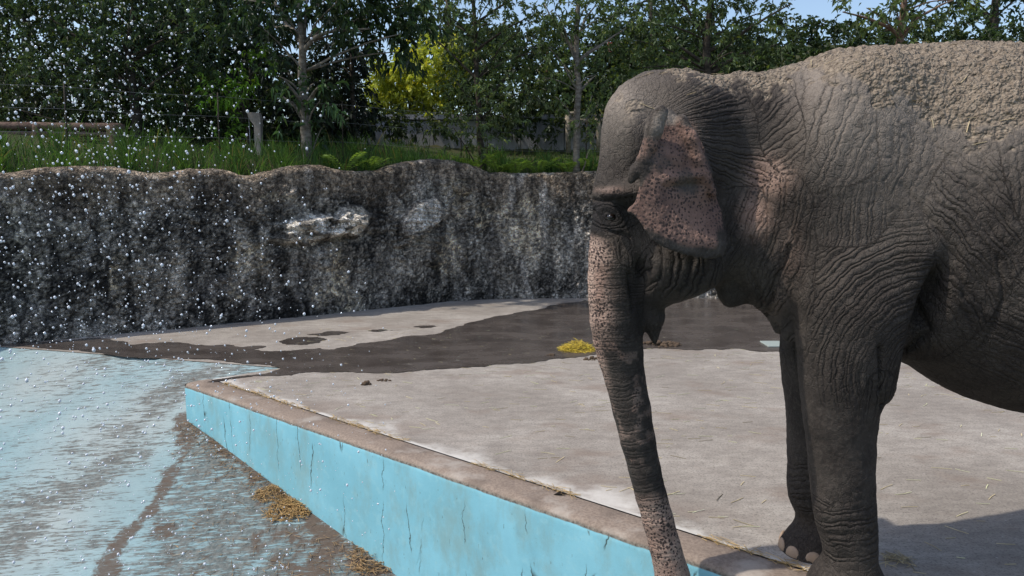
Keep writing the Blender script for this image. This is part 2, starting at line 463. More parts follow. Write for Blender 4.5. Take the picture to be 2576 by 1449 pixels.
# ---- ground behind the wall: planted bank, terrace and hill
def soil_material():
    g = G('bank_soil'); co = g.co()
    n = g.noise(co, 1.5, 6, 0.65); n2 = g.noise(co, 18, 5, 0.7)
    col = g.mix(g.ramp(n, 0.4, 0.62), (0.035, 0.045, 0.018), (0.07, 0.055, 0.035))
    col = g.mix(n2, col, (0.05, 0.065, 0.025))
    return g.set(col=col, rough=0.95, nrm=g.bump(n2, 0.6, 0.05), spec=0.1)
m_soil = soil_material()
WB = [(-900, 930), (-400, 897), (0, 862), (250, 839), (450, 822), (600, 808), (800, 789), (1000, 769), (1120, 758), (1230, 751), (1330, 749), (1480, 748), (1800, 749), (2200, 751), (2800, 756), (3600, 764)]
wpath = np.array([on_z(*p)[:2] for p in WB])
cl = np.concatenate([[0], np.cumsum(np.linalg.norm(np.diff(wpath, axis=0), axis=1))])
def wall_at(s):
    return np.stack([np.interp(s, cl, wpath[:, 0]), np.interp(s, cl, wpath[:, 1])], -1)
def wall_y(x): return np.interp(x, wpath[:, 0], wpath[:, 1])
def bank_z(x, y):
    d = y - wall_y(x)
    z = 1.80 + .24 * sstep(.2, 1.1, d) + 0.16 * np.clip(d, 0, 4.0)
    z = z + 0.75 * sstep(16.25, 16.6, y + 0 * x) * sstep(-8, -4, x)
    hill = sstep(-1.0, 6.0, x) * 2.6 + 0.5
    z = z + hill * sstep(6.5, 13, d)
    return z
gx = np.linspace(-26, 26, 105); gd = np.concatenate([np.linspace(0.25, 8, 45), np.linspace(8.5, 60, 30)])
GX, GD = np.meshgrid(gx, gd, indexing='ij')
GY = wall_y(GX) + GD
GZ = bank_z(GX, GY) + fbm(np.stack([GX, GY, GX * 0], -1).reshape(-1, 3), 1.1, 3, 61).reshape(GX.shape) * 0.05
me = make_mesh('bank', np.stack([GX, GY, GZ], -1).reshape(-1, 3), grid_faces(len(gx), len(gd)))
if me.polygons[0].normal.z < 0: me.flip_normals()
tag(link('bank', me, m_soil), kind='structure')
# outer ground far below everything, so that no edge of the place shows
me = make_mesh('ground', [(-300, -300, -4.5), (300, -300, -4.5), (300, 300, -4.5), (-300, 300, -4.5)], [[0, 1, 2, 3]], False)
tag(link('ground', me, m_soil), kind='structure')

# ================================================================ ROCK WALL
TOP = [(-900, 440), (-500, 420), (-250, 440), (-100, 420), (0, 436), (50, 428), (130, 418), (250, 417), (320, 424), (365, 437), (385, 438), (440, 432), (500, 425), (545, 424), (590, 432), (622, 446), (645, 443), (690, 429), (760, 418), (815, 417), (865, 428), (910, 432),
       (965, 428), (1000, 414), (1040, 404), (1090, 400), (1140, 402), (1190, 415), (1228, 432), (1300, 436), (1400, 434), (1500, 430), (1700, 434), (1900, 428), (2200, 433), (2500, 428), (2900, 434), (3600, 430)]
def wall_param():
    # arc position and height of the rim for each pixel of the traced rim
    S, Z = [], []
    smp = np.linspace(0, cl[-1], 4000); pw = wall_at(smp)
    for (px, py) in TOP:
        pu = CX + F * pw[:, 0] / (pw[:, 1] * cP - (2.0 - H) * sP)
        k = int(np.argmin(abs(pu - px))); S.append(smp[k]); Z.append(on_y(px, py, pw[k, 1] + 0.12)[2])
    return np.array(S), np.array(Z)
tS, tZ = wall_param()
step = 0.022
sv = np.arange(0, cl[-1], step)
rim = np.interp(sv, tS, tZ)
ker = np.exp(-(np.arange(-8, 9) / 3.5) ** 2); ker /= ker.sum()
rim = np.convolve(np.pad(rim, 8, 'edge'), ker, 'valid')
base = wall_at(sv)
kb = np.exp(-(np.arange(-25, 26) / 10.) ** 2); kb /= kb.sum()
base = np.stack([np.convolve(np.pad(base[:, c], 25, 'reflect', reflect_type='odd'), kb, 'valid') for c in (0, 1)], 1)
tg = np.gradient(base, axis=0); tg /= np.linalg.norm(tg, axis=1)[:, None]
nrm2 = np.stack([tg[:, 1], -tg[:, 0]], 1)                       # towards the yard
NVf, NVt = 104, 14
rows = []; hts = []
for j in range(NVf):
    t = j / (NVf - 1)
    z = -0.03 + (rim - 0.10 + 0.03) * t
    rows.append(np.concatenate([base + nrm2 * (0.06 - 0.10 * t)[..., None] if False else base + nrm2 * (0.05 - 0.10 * t), z[:, None]], 1))
for j in range(1, NVt + 1):
    a = j / NVt * math.pi * 0.95
    off = -0.05 - 0.20 * (1 - math.cos(a)) * 0.9
    z = rim - 0.10 + 0.10 * math.sin(min(a, math.pi / 2)) - (0.35 * (1 - math.sin(a)) if a > math.pi / 2 else 0)
    rows.append(np.concatenate([base + nrm2 * off, z[:, None]], 1))
W = np.stack(rows, 1)                                           # (ns, nv, 3)
ns, nvw = W.shape[:2]
Wf = W.reshape(-1, 3)
NN = np.concatenate([np.repeat(nrm2[:, None, :], nvw, 1), np.zeros((ns, nvw, 1))], 2)
for j in range(NVf, nvw):
    a = (j - NVf + 1) / NVt * math.pi * 0.95
    NN[:, j, :2] = nrm2 * math.cos(a); NN[:, j, 2] = math.sin(a)
NNf = NN.reshape(-1, 3)
front = np.repeat((np.arange(nvw) < NVf + 7)[None], ns, 0).reshape(-1)
hrel = np.repeat((np.arange(nvw) / (NVf - 1)).clip(0, 1)[None], ns, 0).reshape(-1)
U, Vv = proj(Wf[:, 0], Wf[:, 1], Wf[:, 2])
right = sstep(1195, 1260, U)
big = fbm(Wf * [1, 1, .9], 0.9, 3, 101) * 0.10 * (1 - .75 * right)
mid = fbm(Wf * [1, 1, 1.1], 3.2, 5, 105) * 0.06 * (1 - .5 * right)
f1, f2 = worley(Wf * [1, 1, 1.0] * 9 + fbm(Wf, 6, 2, 3)[:, None] * 0.5, 9)
crust = np.minimum(f2 - f1, 0.35) * 0.085
f1b, f2b = worley(Wf * 22 + fbm(Wf, 12, 2, 4)[:, None] * 0.6, 12)
crust2 = np.minimum(f2b - f1b, 0.4) * 0.045
dsp = big + mid + crust + crust2 + fbm(Wf, 16, 3, 111) * 0.012
def el(px, py, rx, ry, rot=0.0):
    c_, s_ = math.cos(rot), math.sin(rot)
    a = (U - px) * c_ + (Vv - py) * s_; b = -(U - px) * s_ + (Vv - py) * c_
    return np.sqrt((a / rx) ** 2 + (b / ry) ** 2)
wv1 = fbm(Wf, 4, 3, 120) * 0.35
# pale slab and its undercut
e1 = el(1056, 548, 66, 36, -0.62) + wv1 * .6
dsp += 0.15 * sstep(1.08, 0.86, e1)
dsp -= 0.12 * np.exp(-(el(1062, 590, 62, 10, -0.5)) ** 2)
dsp += 0.10 * sstep(1.1, .85, el(1040, 600, 50, 9, -0.45))
e2 = el(820, 575, 135, 36, -0.08) + 1.5 * wv1
strata = np.abs(((Vv + .10 * U + 26 * fbm(Wf, 2.5, 3, 122)) / 13) % 1 - .5) * 2
dsp += .05 * (strata - .5) * sstep(1.25, .8, np.minimum(e2, el(1050, 570, 75, 60, -.5)))
dsp += 0.20 * sstep(1.1, 0.65, e2) * (1 + 0.7 * fbm(Wf * [1, 1, 3], 5, 3, 121))
dsp -= 0.14 * np.exp(-el(820, 606, 125, 10, -0.12) ** 2)
e2b = el(900, 545, 40, 25, 0.4) + wv1
dsp += 0.10 * sstep(1.1, .7, e2b)
for (px, py, r) in [(490, 550, 16), (1088, 655, 22), (822, 668, 18), (1160, 474, 20), (560, 700, 14), (310, 640, 14), (1010, 650, 10), (300, 760, 12)]:
    q_ = el(px, py, r, r * 0.8, 0.3); dsp += 0.06 * np.sqrt(np.clip(1 - q_ ** 2, 0, 1)) - 0.03 * np.exp(-((q_ - 1.15) / .15) ** 2)
for (px, w, a) in [(942, 14, .09), (1228, 20, .13), (1160, 10, .05), (505, 22, .10), (690, 18, .06), (40, 30, .10), (240, 25, .07), (1385, 8, .03), (1440, 8, .03)]:
    dsp -= .6 * a * np.exp(-((U - px + 18 * fbm(Wf, 1.5, 3, 130)) / w) ** 2) * sstep(0.0, 0.25, hrel)
dsp += 0.10 * sstep(0.22, 0.0, hrel) * (0.4 + 0.6 * fbm(Wf, 2.5, 3, 140)) * (1 - .6 * right)
dsp *= 1 - .72 * sstep(.86, 1.0, hrel)
Wd = Wf + NNf * dsp[:, None] * np.where(front, 1.0, 0.3)[:, None]
Wd[:, 2] = np.maximum(Wd[:, 2], -0.04)
# colours: raw concrete, black algae plus painted pit shade, pale lime, cream filler in cracks
st = fbm(Wf * [1, 1, 0.75], 2.2, 5, 151); st2 = fbm(Wf * [1, 1, 0.5], 9, 4, 155); pt = fbm(Wf, 1.3, 4, 159); gr = fbm(Wf, 22, 3, 163)
pit = np.minimum(f2 - f1, .35) / .35; pit2 = np.minimum(f2b - f1b, .4) / .4
alg_shade = np.clip(0.44 - .45 * (pit - .55) - .75 * (pit2 - .55) + 0.95 * st + 0.55 * st2 + 0.8 * pt - 0.30 * right + .25 * sstep(.3, 0, hrel) * (1 - right), 0, 1)  # algae stains, plus darker pits and paler lumps painted as relief shade
raw = np.stack([0.34 + 0 * st, 0.33 + 0 * st, 0.31 + 0 * st], 1) * (1 + 0.5 * gr)[:, None]
brownrim = np.array([0.30, 0.245, 0.19])
black = np.array([0.026, 0.025, 0.024])
c = raw * (1 - alg_shade[:, None]) + black * alg_shade[:, None]
topm = sstep(0.70, 0.97, hrel + 0.16 * fbm(Wf, 2.6, 4, 171))[:, None] * 0.75
c = c * (1 - topm) + (brownrim * (0.75 + 0.6 * gr[:, None])) * topm
def blend(m, colr):
    global c
    m = np.clip(m, 0, 1)[:, None]; c = c * (1 - m) + np.array(colr) * m
gw = 0.75 + 0.5 * fbm(Wf, 9, 4, 180)
blend(sstep(1.05, 0.6, e1) * gw * 1.0, (0.72, 0.72, 0.72))
blend(sstep(1.3, 0.6, e2) * sstep(-.25, .1, fbm(Wf * [1, 1, 2], 6, 4, 181)) * 1.0, (0.85, 0.85, 0.83))
blend(sstep(1.1, .5, e2b) * .6, (0.48, 0.46, 0.42))
blend(sstep(1.2, .4, el(810, 625, 25, 22)) * gw * .6, (0.42, 0.42, 0.43))
blend(sstep(1.3, .4, el(545, 720, 50, 26, -.3) + wv1) * gw * .5, (0.30, 0.30, 0.31))
blend(sstep(1.3, .4, el(70, 770, 75, 28, .4) + wv1) * gw * .5, (0.26, 0.27, 0.29))
crk = sstep(0.17, 0.06, f2 - f1); crk2 = sstep(.12, .03, f2b - f1b)
for (px, py, rx, ry) in [(625, 650, 55, 55), (850, 680, 32, 90), (880, 760, 30, 40), (590, 735, 20, 30), (690, 495, 60, 14), (1150, 500, 45, 60), (1215, 540, 30, 50), (1130, 640, 40, 60), (285, 700, 12, 60), (800, 745, 28, 34), (1330, 560, 90, 90)]:
    blend(crk * sstep(1.15, .5, el(px, py, rx, ry) + wv1) * 1.0, (0.60, 0.54, 0.43))
    blend(crk2 * sstep(1.15, .5, el(px, py, rx, ry) + wv1) * .35, (0.42, 0.39, 0.33))
blend(sstep(0.12, .42, fbm(Wf * [1, 1, .35], 5.5, 4, 185)) * (.35 + .35 * right), (0.48, 0.47, 0.46))
for (px, w) in [(300, 14), (352, 10), (440, 16), (868, 10), (1330, 14), (1050, 12)]:
    blend(np.exp(-((U - px + 10 * fbm(Wf, 3, 3, 187)) / w) ** 2) * sstep(.02, .3, hrel) * sstep(.75, .5, hrel) * gw * .45, (0.36, 0.34, 0.30))
for (px, w) in [(945, 12), (1160, 12), (1228, 20), (1385, 9), (1440, 9), (700, 20), (760, 14), (505, 26), (150, 30), (1100, 8)]:
    blend(np.exp(-((U - px + 14 * fbm(Wf, 2, 3, 190)) / w) ** 2) * .5 * sstep(-.3, .3, st2 + .2), (0.02, 0.02, 0.021))
me = make_mesh('rock_wall', Wd, grid_faces(ns, nvw))
set_col(me, np.clip(c, 0.008, 0.8))
def wallmat():
    g = G('rock_wall_mat'); co = g.co(); a = g.attr()
    n = g.noise(co, 17, 7, 0.8); n2 = g.noise(co, 90, 3, 0.7); n4 = g.noise(g.map(co, (1, 1, .35)), 7, 5, .7)
    wob = g.n('VectorMath', {0: co, 1: g.n('VectorMath', {0: g.n('TexNoise', {'Vector': co, 'Scale': 14.0, 'Detail': 3.0}).outputs[1], 'Scale': 0.06}, operation='SCALE').outputs[0]}, operation='ADD').outputs[0]
    ck = g.vor(wob, 15, 'DISTANCE_TO_EDGE'); ck2 = g.vor(wob, 34, 'DISTANCE_TO_EDGE')
    k = g.mth('MULTIPLY', g.ramp(n, 0.36, 0.66, .4, 2.3), g.ramp(n4, .32, .68, .5, 2.0))
    k = g.mth('MULTIPLY', k, g.ramp(ck, 0.0, 0.10, .62, 1.0))
    col = g.mix(1.0, g.n('VectorMath', {0: a.outputs[0], 'Scale': k}, operation='SCALE').outputs[0], (1.1, 1.0, .88), 'MULTIPLY')
    hh = g.mth('ADD', g.mth('MULTIPLY', g.ramp(ck, 0, .2), 1.2), g.mth('ADD', g.mth('MULTIPLY', g.ramp(ck2, 0, .2), .6), n))
    nrm = g.bump(g.mth('ADD', hh, g.mth('MULTIPLY', n2, 0.5)), 1.0, 0.03)
    return g.set(col=col, rough=0.82, nrm=nrm, spec=0.3)
o = link('rock_wall', me, wallmat())
tag(o, 'stained grey artificial rock wall with wavy rim behind the yard', 'wall')
if me.polygons[5000].normal.y > 0: me.flip_normals()

# ================================================================ ELEPHANT
YC, YN, YF = 3.28, 3.03, 3.52        # median plane, near fore leg, far fore leg
def smin(a, b, k):
    h = np.clip(0.5 + 0.5 * (b - a) / k, 0, 1)
    return b + (a - b) * h - k * h * (1 - h)
class Field:
    def __init__(s, lo, hi, vox):
        s.lo = np.array(lo, float); s.v = vox
        s.n = np.ceil((np.array(hi) - s.lo) / vox).astype(int) + 1
        s.d = np.full(s.n, 0.5, np.float32)
        s.ax = [(s.lo[k] + vox * np.arange(s.n[k])).astype(np.float32) for k in range(3)]
    def sl(s, lo, hi, pad=0.12):
        a = np.clip(np.floor((np.array(lo) - pad - s.lo) / s.v).astype(int), 0, s.n - 1)
        b = np.clip(np.ceil((np.array(hi) + pad - s.lo) / s.v).astype(int) + 1, 1, s.n)
        S = tuple(slice(a[k], b[k]) for k in range(3))
        X = s.ax[0][S[0]][:, None, None]; Y = s.ax[1][S[1]][None, :, None]; Z = s.ax[2][S[2]][None, None, :]
        return S, X, Y, Z
    def add(s, S, f, k): s.d[S] = smin(s.d[S], f.astype(np.float32), k)
    def cut(s, S, f, k): s.d[S] = -smin(-s.d[S], f.astype(np.float32), k)
    def ell(s, c, r, k=0.05, cut=False, tilt=0.0):
        c = np.array(c); r = np.array(r); R = max(r[0], r[2]) if tilt else 0
        S, X, Y, Z = s.sl(c - np.maximum(r, R), c + np.maximum(r, R))
        x, z = X - c[0], Z - c[2]
        if tilt: x, z = x * math.cos(tilt) + z * math.sin(tilt), -x * math.sin(tilt) + z * math.cos(tilt)
        q = np.sqrt((x / r[0]) ** 2 + ((Y - c[1]) / r[1]) ** 2 + (z / r[2]) ** 2)
        f = (q - 1) * r.min()
        (s.cut if cut else s.add)(S, f, k)
    def cone(s, p, q, r1, r2, k=0.05, ys=1.0, cut=False):
        p = np.array(p, float); q = np.array(q, float); R = max(r1, r2)
        S, X, Y, Z = s.sl(np.minimum(p, q) - R * max(1, ys), np.maximum(p, q) + R * max(1, ys))
        e = q - p; L2 = (e ** 2).sum()
        t = np.clip(((X - p[0]) * e[0] + (Y - p[1]) * e[1] + (Z - p[2]) * e[2]) / L2, 0, 1)
        f = np.sqrt((X - p[0] - t * e[0]) ** 2 + ((Y - p[1] - t * e[1]) / ys) ** 2 + (Z - p[2] - t * e[2]) ** 2) - (r1 + (r2 - r1) * t)
        (s.cut if cut else s.add)(S, f, k)
    def vstack(s, rows, k=0.05, pw=2.0, egg=0.0, smooth=3):
        """rows: (z, xl, xr, yc, hy), any order in z"""
        rows = np.array(sorted(rows))
        z0, z1 = rows[0, 0], rows[-1, 0]
        S, X, Y, Z = s.sl([rows[:, 1].min(), (rows[:, 3] - rows[:, 4]).min(), z0], [rows[:, 2].max(), (rows[:, 3] + rows[:, 4]).max(), z1])
        zz = Z.ravel(); I = [np.interp(zz, rows[:, 0], rows[:, j]) for j in range(1, 5)]
        kk = np.ones(smooth) / smooth
        I = [np.convolve(np.pad(a, smooth // 2, 'edge'), kk, 'valid')[:len(a)] for a in I]
        xc = ((I[0] + I[1]) / 2)[None, None]; hx = ((I[1] - I[0]) / 2)[None, None]; yc = I[2][None, None]; hy = I[3][None, None]
        u = (X - xc) / hx
        he = hy * (1 - egg * (1 - sstep(-1.0, 0.25, u))) if egg else hy
        q = (np.abs(u) ** pw + np.abs((Y - yc) / he) ** pw) ** (1 / pw)
        f = (q - 1) * np.minimum(hx, he) * 0.9
        cap = np.maximum(z0 - Z, Z - z1)
        f = np.maximum(f, cap)
        s.add(S, f, k)
    def xstack(s, rows, k=0.05, pt=1.9, pb=2.2, smooth=9):
        """rows: (x, top, bottom, hy, wide-at)"""
        rows = np.array(rows); x0, x1 = rows[0, 0], rows[-1, 0]
        S, X, Y, Z = s.sl([x0, YC - rows[:, 3].max(), rows[:, 2].min()], [x1, YC + rows[:, 3].max(), rows[:, 1].max()])
        xx = X.ravel(); I = [np.interp(xx, rows[:, 0], rows[:, j]) for j in range(1, 5)]
        kk = np.ones(smooth) / smooth
        I = [np.convolve(np.pad(a, smooth // 2, 'edge'), kk, 'valid')[:len(a)][:, None, None] for a in I]
        top, bot, hy, wa = I
        zc = bot + (top - bot) * wa
        up = Z > zc
        hz = np.where(up, top - zc, zc - bot)
        v = np.abs((Z - zc) / hz); y = np.abs((Y - YC) / hy)
        q = np.where(up, (v ** pt + y ** pt) ** (1 / pt), (v ** pb + y ** pb) ** (1 / pb))
        f = (q - 1) * np.minimum(hz, hy) * 0.9
        f = np.maximum(f, np.maximum(x0 - X, X - x1))
        s.add(S, f, k)
    def surface(s):
        """naive surface nets"""
        d = s.d; ins = d < 0
        n = np.array(d.shape) - 1
        c = np.zeros(n, np.uint8)
        for i in (0, 1):
            for j in (0, 1):
                for k in (0, 1):
                    c += ins[i:i + n[0], j:j + n[1], k:k + n[2]]
        act = (c > 0) & (c < 8)
        idx = np.full(n, -1, np.int64); A = np.argwhere(act); idx[act] = np.arange(len(A))
        acc = np.zeros((len(A), 3)); cnt = np.zeros(len(A))
        for ax in range(3):
            o1, o2 = [(a) for a in range(3) if a != ax]
            for u in (0, 1):
                for v in (0, 1):
                    b = A.copy(); b[:, o1] += u; b[:, o2] += v
                    e = b.copy(); e[:, ax] += 1
                    f0 = d[b[:, 0], b[:, 1], b[:, 2]]; f1 = d[e[:, 0], e[:, 1], e[:, 2]]
                    m = (f0 < 0) != (f1 < 0)
                    t = np.where(m, f0 / np.where(m, f0 - f1, 1), 0)
                    p = b.astype(float); p[:, ax] += t
                    acc[m] += p[m]; cnt[m] += 1
        V = acc / cnt[:, None] * s.v + s.lo
        quads = []
        for ax in range(3):
            o1, o2 = (ax + 1) % 3, (ax + 2) % 3
            a = [slice(1, -1)] * 3; a[ax] = slice(0, -1); b = list(a); b[ax] = slice(1, None)
            sa, sb = ins[tuple(a)], ins[tuple(b)]
            for flip in (False, True):
                m = (sa & ~sb) if not flip else (~sa & sb)
                q = np.argwhere(m)
                q[:, [k for k in range(3) if k != ax]] += 1
                def g(u, v):
                    r = q.copy(); r[:, o1] -= u; r[:, o2] -= v
                    return idx[r[:, 0], r[:, 1], r[:, 2]]
                f = np.stack([g(1, 1), g(0, 1), g(0, 0), g(1, 0)], 1)
                quads.append(f if not flip else f[:, ::-1])
        return V, np.concatenate(quads)

def XZ(px, py, Y=YC): p = on_y(px, py, Y); return p[0], p[2]
fld = Field((0.25, YC - 0.85, -0.42), (4.15, YC + 0.85, 2.58), 0.0125)
# trunk of the body with the neck
def xr(px, top, bot, hy, wa=0.45, Y=YC):
    x = XZ(px, (top + bot) / 2, Y)[0]; return (x, XZ(px, top, Y)[1], XZ(px, bot, Y)[1], hy, wa)
rows = [xr(1700, 240, 560, .16), xr(1760, 192, 620, .19), xr(1820, 189, 690, .205), xr(1880, 186, 742, .215), xr(1930, 180, 790, .235), xr(1990, 160, 830, .28), xr(2050, 137, 855, .33, .4),
        xr(2085, 125, 865, .36, .4), xr(2150, 121, 880, .40, .4), xr(2250, 118, 895, .45, .42), xr(2330, 114, 925, .50), xr(2380, 112, 960, .53), xr(2450, 112, 995, .56), xr(2530, 118, 1018, .58), xr(2600, 125, 1030, .59)]
xw, zt = rows[-1][0], rows[-1][1]; zb = rows[-1][2]
rows += [(2.75, 2.36, .76, .60, .45), (3.05, 2.30, .80, .59, .48), (3.35, 2.18, .90, .56, .5), (3.6, 2.02, 1.02, .48, .5), (3.8, 1.82, 1.15, .36, .5), (3.93, 1.6, 1.3, .2, .5), (3.97, 1.5, 1.4, .08, .5)]
fld.xstack(rows, 0.03)
# head
def vr(py, l, r, hy, Y=YC, yc=None):
    z = XZ((l + r) / 2, py, Y)[1]; return (z, XZ(l, py, Y)[0], XZ(r, py, Y)[0], Y if yc is None else yc, hy)
head = [vr(181, 1630, 1715, .07), vr(190, 1600, 1760, .13), vr(206, 1576, 1800, .17), vr(235, 1552, 1830, .205), vr(285, 1534, 1850, .235), vr(360, 1518, 1850, .255), vr(430, 1504, 1850, .275), vr(475, 1491, 1850, .285), vr(505, 1488, 1850, .28),
        vr(535, 1494, 1850, .25), vr(575, 1495, 1850, .235), vr(620, 1500, 1845, .235), vr(660, 1520, 1838, .23), vr(695, 1540, 1818, .215), vr(718, 1560, 1795, .195), vr(738, 1575, 1752, .17), vr(755, 1590, 1700, .13), vr(768, 1605, 1670, .07)]
fld.vstack(head, 0.05, 2.15, egg=0.36, smooth=5)
# cheek and brow
x, z = XZ(1720, 650, 3.1); fld.ell((x, 3.13, z), (.17, .10, .15), .05)
x, z = XZ(1545, 480, 3.08); fld.ell((x + .04, 3.08, z - .012), (.11, .05, .035), .05)
x, z = XZ(1560, 340, 3.1); fld.ell((x + .06, YC, z), (.10, .20, .2), .05)
# face of the trunk
tr = [(540, 1492, 1640), (600, 1486, 1632), (650, 1482, 1622), (700, 1480, 1610), (750, 1480, 1610), (800, 1484, 1614), (850, 1493, 1616), (890, 1503, 1618), (950, 1520, 1624), (1030, 1540, 1638), (1110, 1560, 1650), (1180, 1580, 1663), (1250, 1599, 1680), (1310, 1615, 1696), (1370, 1631, 1712), (1449, 1647, 1736), (1520, 1668, 1748), (1570, 1690, 1756), (1600, 1706, 1760)]
pts = []
for k, (py, l, r) in enumerate(tr):
    sl = 0.25 if py > 900 else 0.0
    xl, z = XZ(l, py); xr_, _ = XZ(r, py)
    pts.append((np.array([(xl + xr_) / 2, YC, z]), (xr_ - xl) / 2 * math.cos(math.atan(sl))))
for (p, r1), (q, r2) in zip(pts[:-1], pts[1:]): fld.cone(p, q, r1, r2, .012, 0.98)
# lower lip, throat flap, chest folds
a = XZ(1628, 740); b = XZ(1640, 800); c2 = XZ(1647, 862)
fld.cone((a[0], YC, a[1]), (b[0], YC, b[1]), .074, .056, .02, 1.25); fld.cone((b[0], YC, b[1]), (c2[0], YC, c2[1]), .056, .014, .015, 1.25)
x, z = XZ(1850, 712); fld.ell((x, YC, z), (.08, .05, .105), .03)
x, z = XZ(1835, 690); fld.ell((x, YC, z), (.055, .06, .13), .03)
for (p0, p1, r, y) in [((1990, 700), (1985, 842), .042, YC - .10), ((1960, 700), (1966, 820), .05, YC)]:
    a = XZ(*p0, y); b = XZ(*p1, y); fld.cone((a[0], y, a[1]), (b[0], y, b[1]), r, r * .8, .03, 1.0)
# near fore leg
def leg(rowsp, Y, k=.05):
    fld.vstack([vr(py, l, r, hy, Y, yc) for (py, l, r, hy, yc) in rowsp], k, 2.1, smooth=5)
leg([(480, 2120, 2250, .06, 3.07), (560, 2060, 2295, .12, 3.06), (640, 2020, 2312, .16, 3.05), (720, 2006, 2312, .175, 3.04), (780, 2004, 2298, .175, 3.03), (860, 2008, 2270, .165, YN), (930, 2012, 2252, .155, YN), (985, 2017, 2236, .148, YN),
     (1015, 2020, 2212, .14, YN), (1060, 2025, 2201, .135, YN), (1110, 2031, 2197, .13, YN), (1200, 2042, 2197, .125, YN), (1290, 2050, 2198, .122, YN), (1340, 2061, 2203, .125, YN), (1385, 2078, 2200, .12, YN), (1412, 2074, 2203, .125, YN),
     (1435, 2054, 2218, .14, YN), (1460, 2038, 2230, .158, YN), (1495, 2028, 2238, .172, YN), (1522, 2032, 2234, .17, YN)], YN, .045)
x, z = XZ(2228, 985, YN); fld.ell((x, YN + .02, z), (.032, .06, .06), .03)
# far fore leg
leg([(700, 1975, 2150, .12, YF), (840, 1968, 2120, .14, YF), (900, 1967, 2100, .14, YF), (950, 1972, 2092, .13, YF), (1000, 1978, 2088, .125, YF), (1060, 1982, 2086, .12, YF), (1120, 1985, 2088, .115, YF), (1180, 1984, 2090, .115, YF),
     (1225, 1980, 2094, .115, YF), (1262, 1987, 2094, .11, YF), (1292, 2004, 2092, .105, YF), (1312, 2008, 2092, .11, YF), (1335, 1992, 2096, .125, YF), (1365, 1968, 2100, .145, YF), (1392, 1960, 2103, .155, YF), (1408, 1964, 2101, .15, YF)], YF, .04)
# hind legs, tail
for yy in (YC - .30, YC + .28):
    fld.vstack([(1.55, 3.25, 3.85, yy, .16), (1.2, 3.18, 3.85, yy, .22), (.9, 3.2, 3.78, yy, .2), (.6, 3.3, 3.66, yy, .15), (.4, 3.36, 3.66, yy, .125), (.2, 3.37, 3.68, yy, .125), (.1, 3.34, 3.70, yy, .15), (.0, 3.33, 3.70, yy, .155)], .06, 2.1, smooth=5)
fld.cone((3.93, YC, 1.75), (4.06, YC, 1.2), .06, .035, .03); fld.cone((4.06, YC, 1.2), (4.08, YC, .75), .035, .022, .02)
# scapula, armpit hollow, eye hollow, mouth
x, z = XZ(2170, 400, 2.98); fld.ell((x, 3.06, z), (.26, .15, .42), .08, tilt=-0.25)
x, z = XZ(2325, 800, 2.9); fld.ell((x + .01, 2.84, z), (.05, .16, .22), .045, cut=True, tilt=-.1)
x, z = XZ(1545, 545, 3.05); fld.ell((x + .01, 3.02, z), (.095, .11, .048), .015, cut=True)
x, z = XZ(1620, 690, 3.1); fld.ell((x, 3.09, z - .01), (.028, .09, .09), .03, cut=True, tilt=.15)
x, z = XZ(1905, 470, 3.0); fld.ell((x - .03, 2.99, z + .02), (.13, .13, .27), .07, cut=True, tilt=-.3)
fld.ell((3.05, YC - .62, 1.9), (.5, .08, .3), .1, cut=True)
EV, EF = fld.surface()
del fld
EV[:, 2] = np.maximum(EV[:, 2], np.where(EV[:, 0] > 0.95, 0.0, -9))
me0 = make_mesh('elephant_raw', EV, EF)
ob0 = bpy.data.objects.new('tmp', me0); COL.objects.link(ob0)
sm = ob0.modifiers.new('s', 'SMOOTH'); sm.iterations = 3; sm.factor = 0.5
ssf = ob0.modifiers.new('u', 'SUBSURF'); ssf.levels = 1; ssf.render_levels = 1
dg = bpy.context.evaluated_depsgraph_get()
me = bpy.data.meshes.new_from_object(ob0.evaluated_get(dg)); me.name = 'elephant_body'
bpy.data.objects.remove(ob0); bpy.data.meshes.remove(me0)
nV = len(me.vertices)
Ve = np.empty(nV * 3, np.float32); me.vertices.foreach_get('co', Ve); Ve = Ve.reshape(-1, 3).astype(float)
Ne = np.empty(nV * 3, np.float32); me.vertex_normals.foreach_get('vector', Ne); Ne = Ne.reshape(-1, 3).astype(float)
u, v = proj(Ve[:, 0], np.full(nV, 3.0), Ve[:, 2])
Vs = Ve * [1, .8, 1]
w1 = fbm(Ve, 5, 3, 201); w2 = fbm(Ve, 16, 3, 205); w3 = fbm(Ve, 40, 2, 207)
def R(cx, cy, rx, ry, p=2.0):
    return np.exp(-(np.abs((u - cx) / rx) ** p + np.abs((v - cy) / ry) ** p))
def cord(ph, sharp=.6): return np.abs(np.sin(math.pi * ph)) ** sharp - .65
brk = sstep(-.55, .25, fbm(Ve, 9, 2, 211))
hgt = np.zeros(nV); wsum = np.full(nV, .05); phs = np.zeros(nV); pamp = np.full(nV, .08); pdep = np.zeros(nV)
def folds(w, ph, amp, warp=.9, cross=.3):
    global hgt, wsum, phs, pamp, pdep
    w = np.where(vis, w, 0)
    t = ph + warp * w1 + .5 * w2 + .2 * w3
    hgt += w * amp * cord(t + .25 * np.sin(2.7 * t)) * (.25 + .75 * brk); wsum += w
    m = w > pamp; phs[m] = (t + .25 * np.sin(2.7 * t))[m]; pdep[m] = amp; pamp[m] = w[m]
cell = {}
vis = (Ve[:, 1] < YC + .06) | (v > 850) | (u < 1560)
def cells(w, sc, amp, st=(1, 1, 1), width=.22):
    global hgt, wsum
    w = np.where(vis & (u < 2700), w, 0)
    i = np.flatnonzero(w > .02)
    a, b = worley(Ve[i] * np.array(st) * sc + w2[i][:, None] * .45, 31)
    hgt[i] += w[i] * amp * (np.minimum(b - a, width) / width - .8); wsum[i] += w[i]
ang = np.arctan2(v - 330, u - 1590)
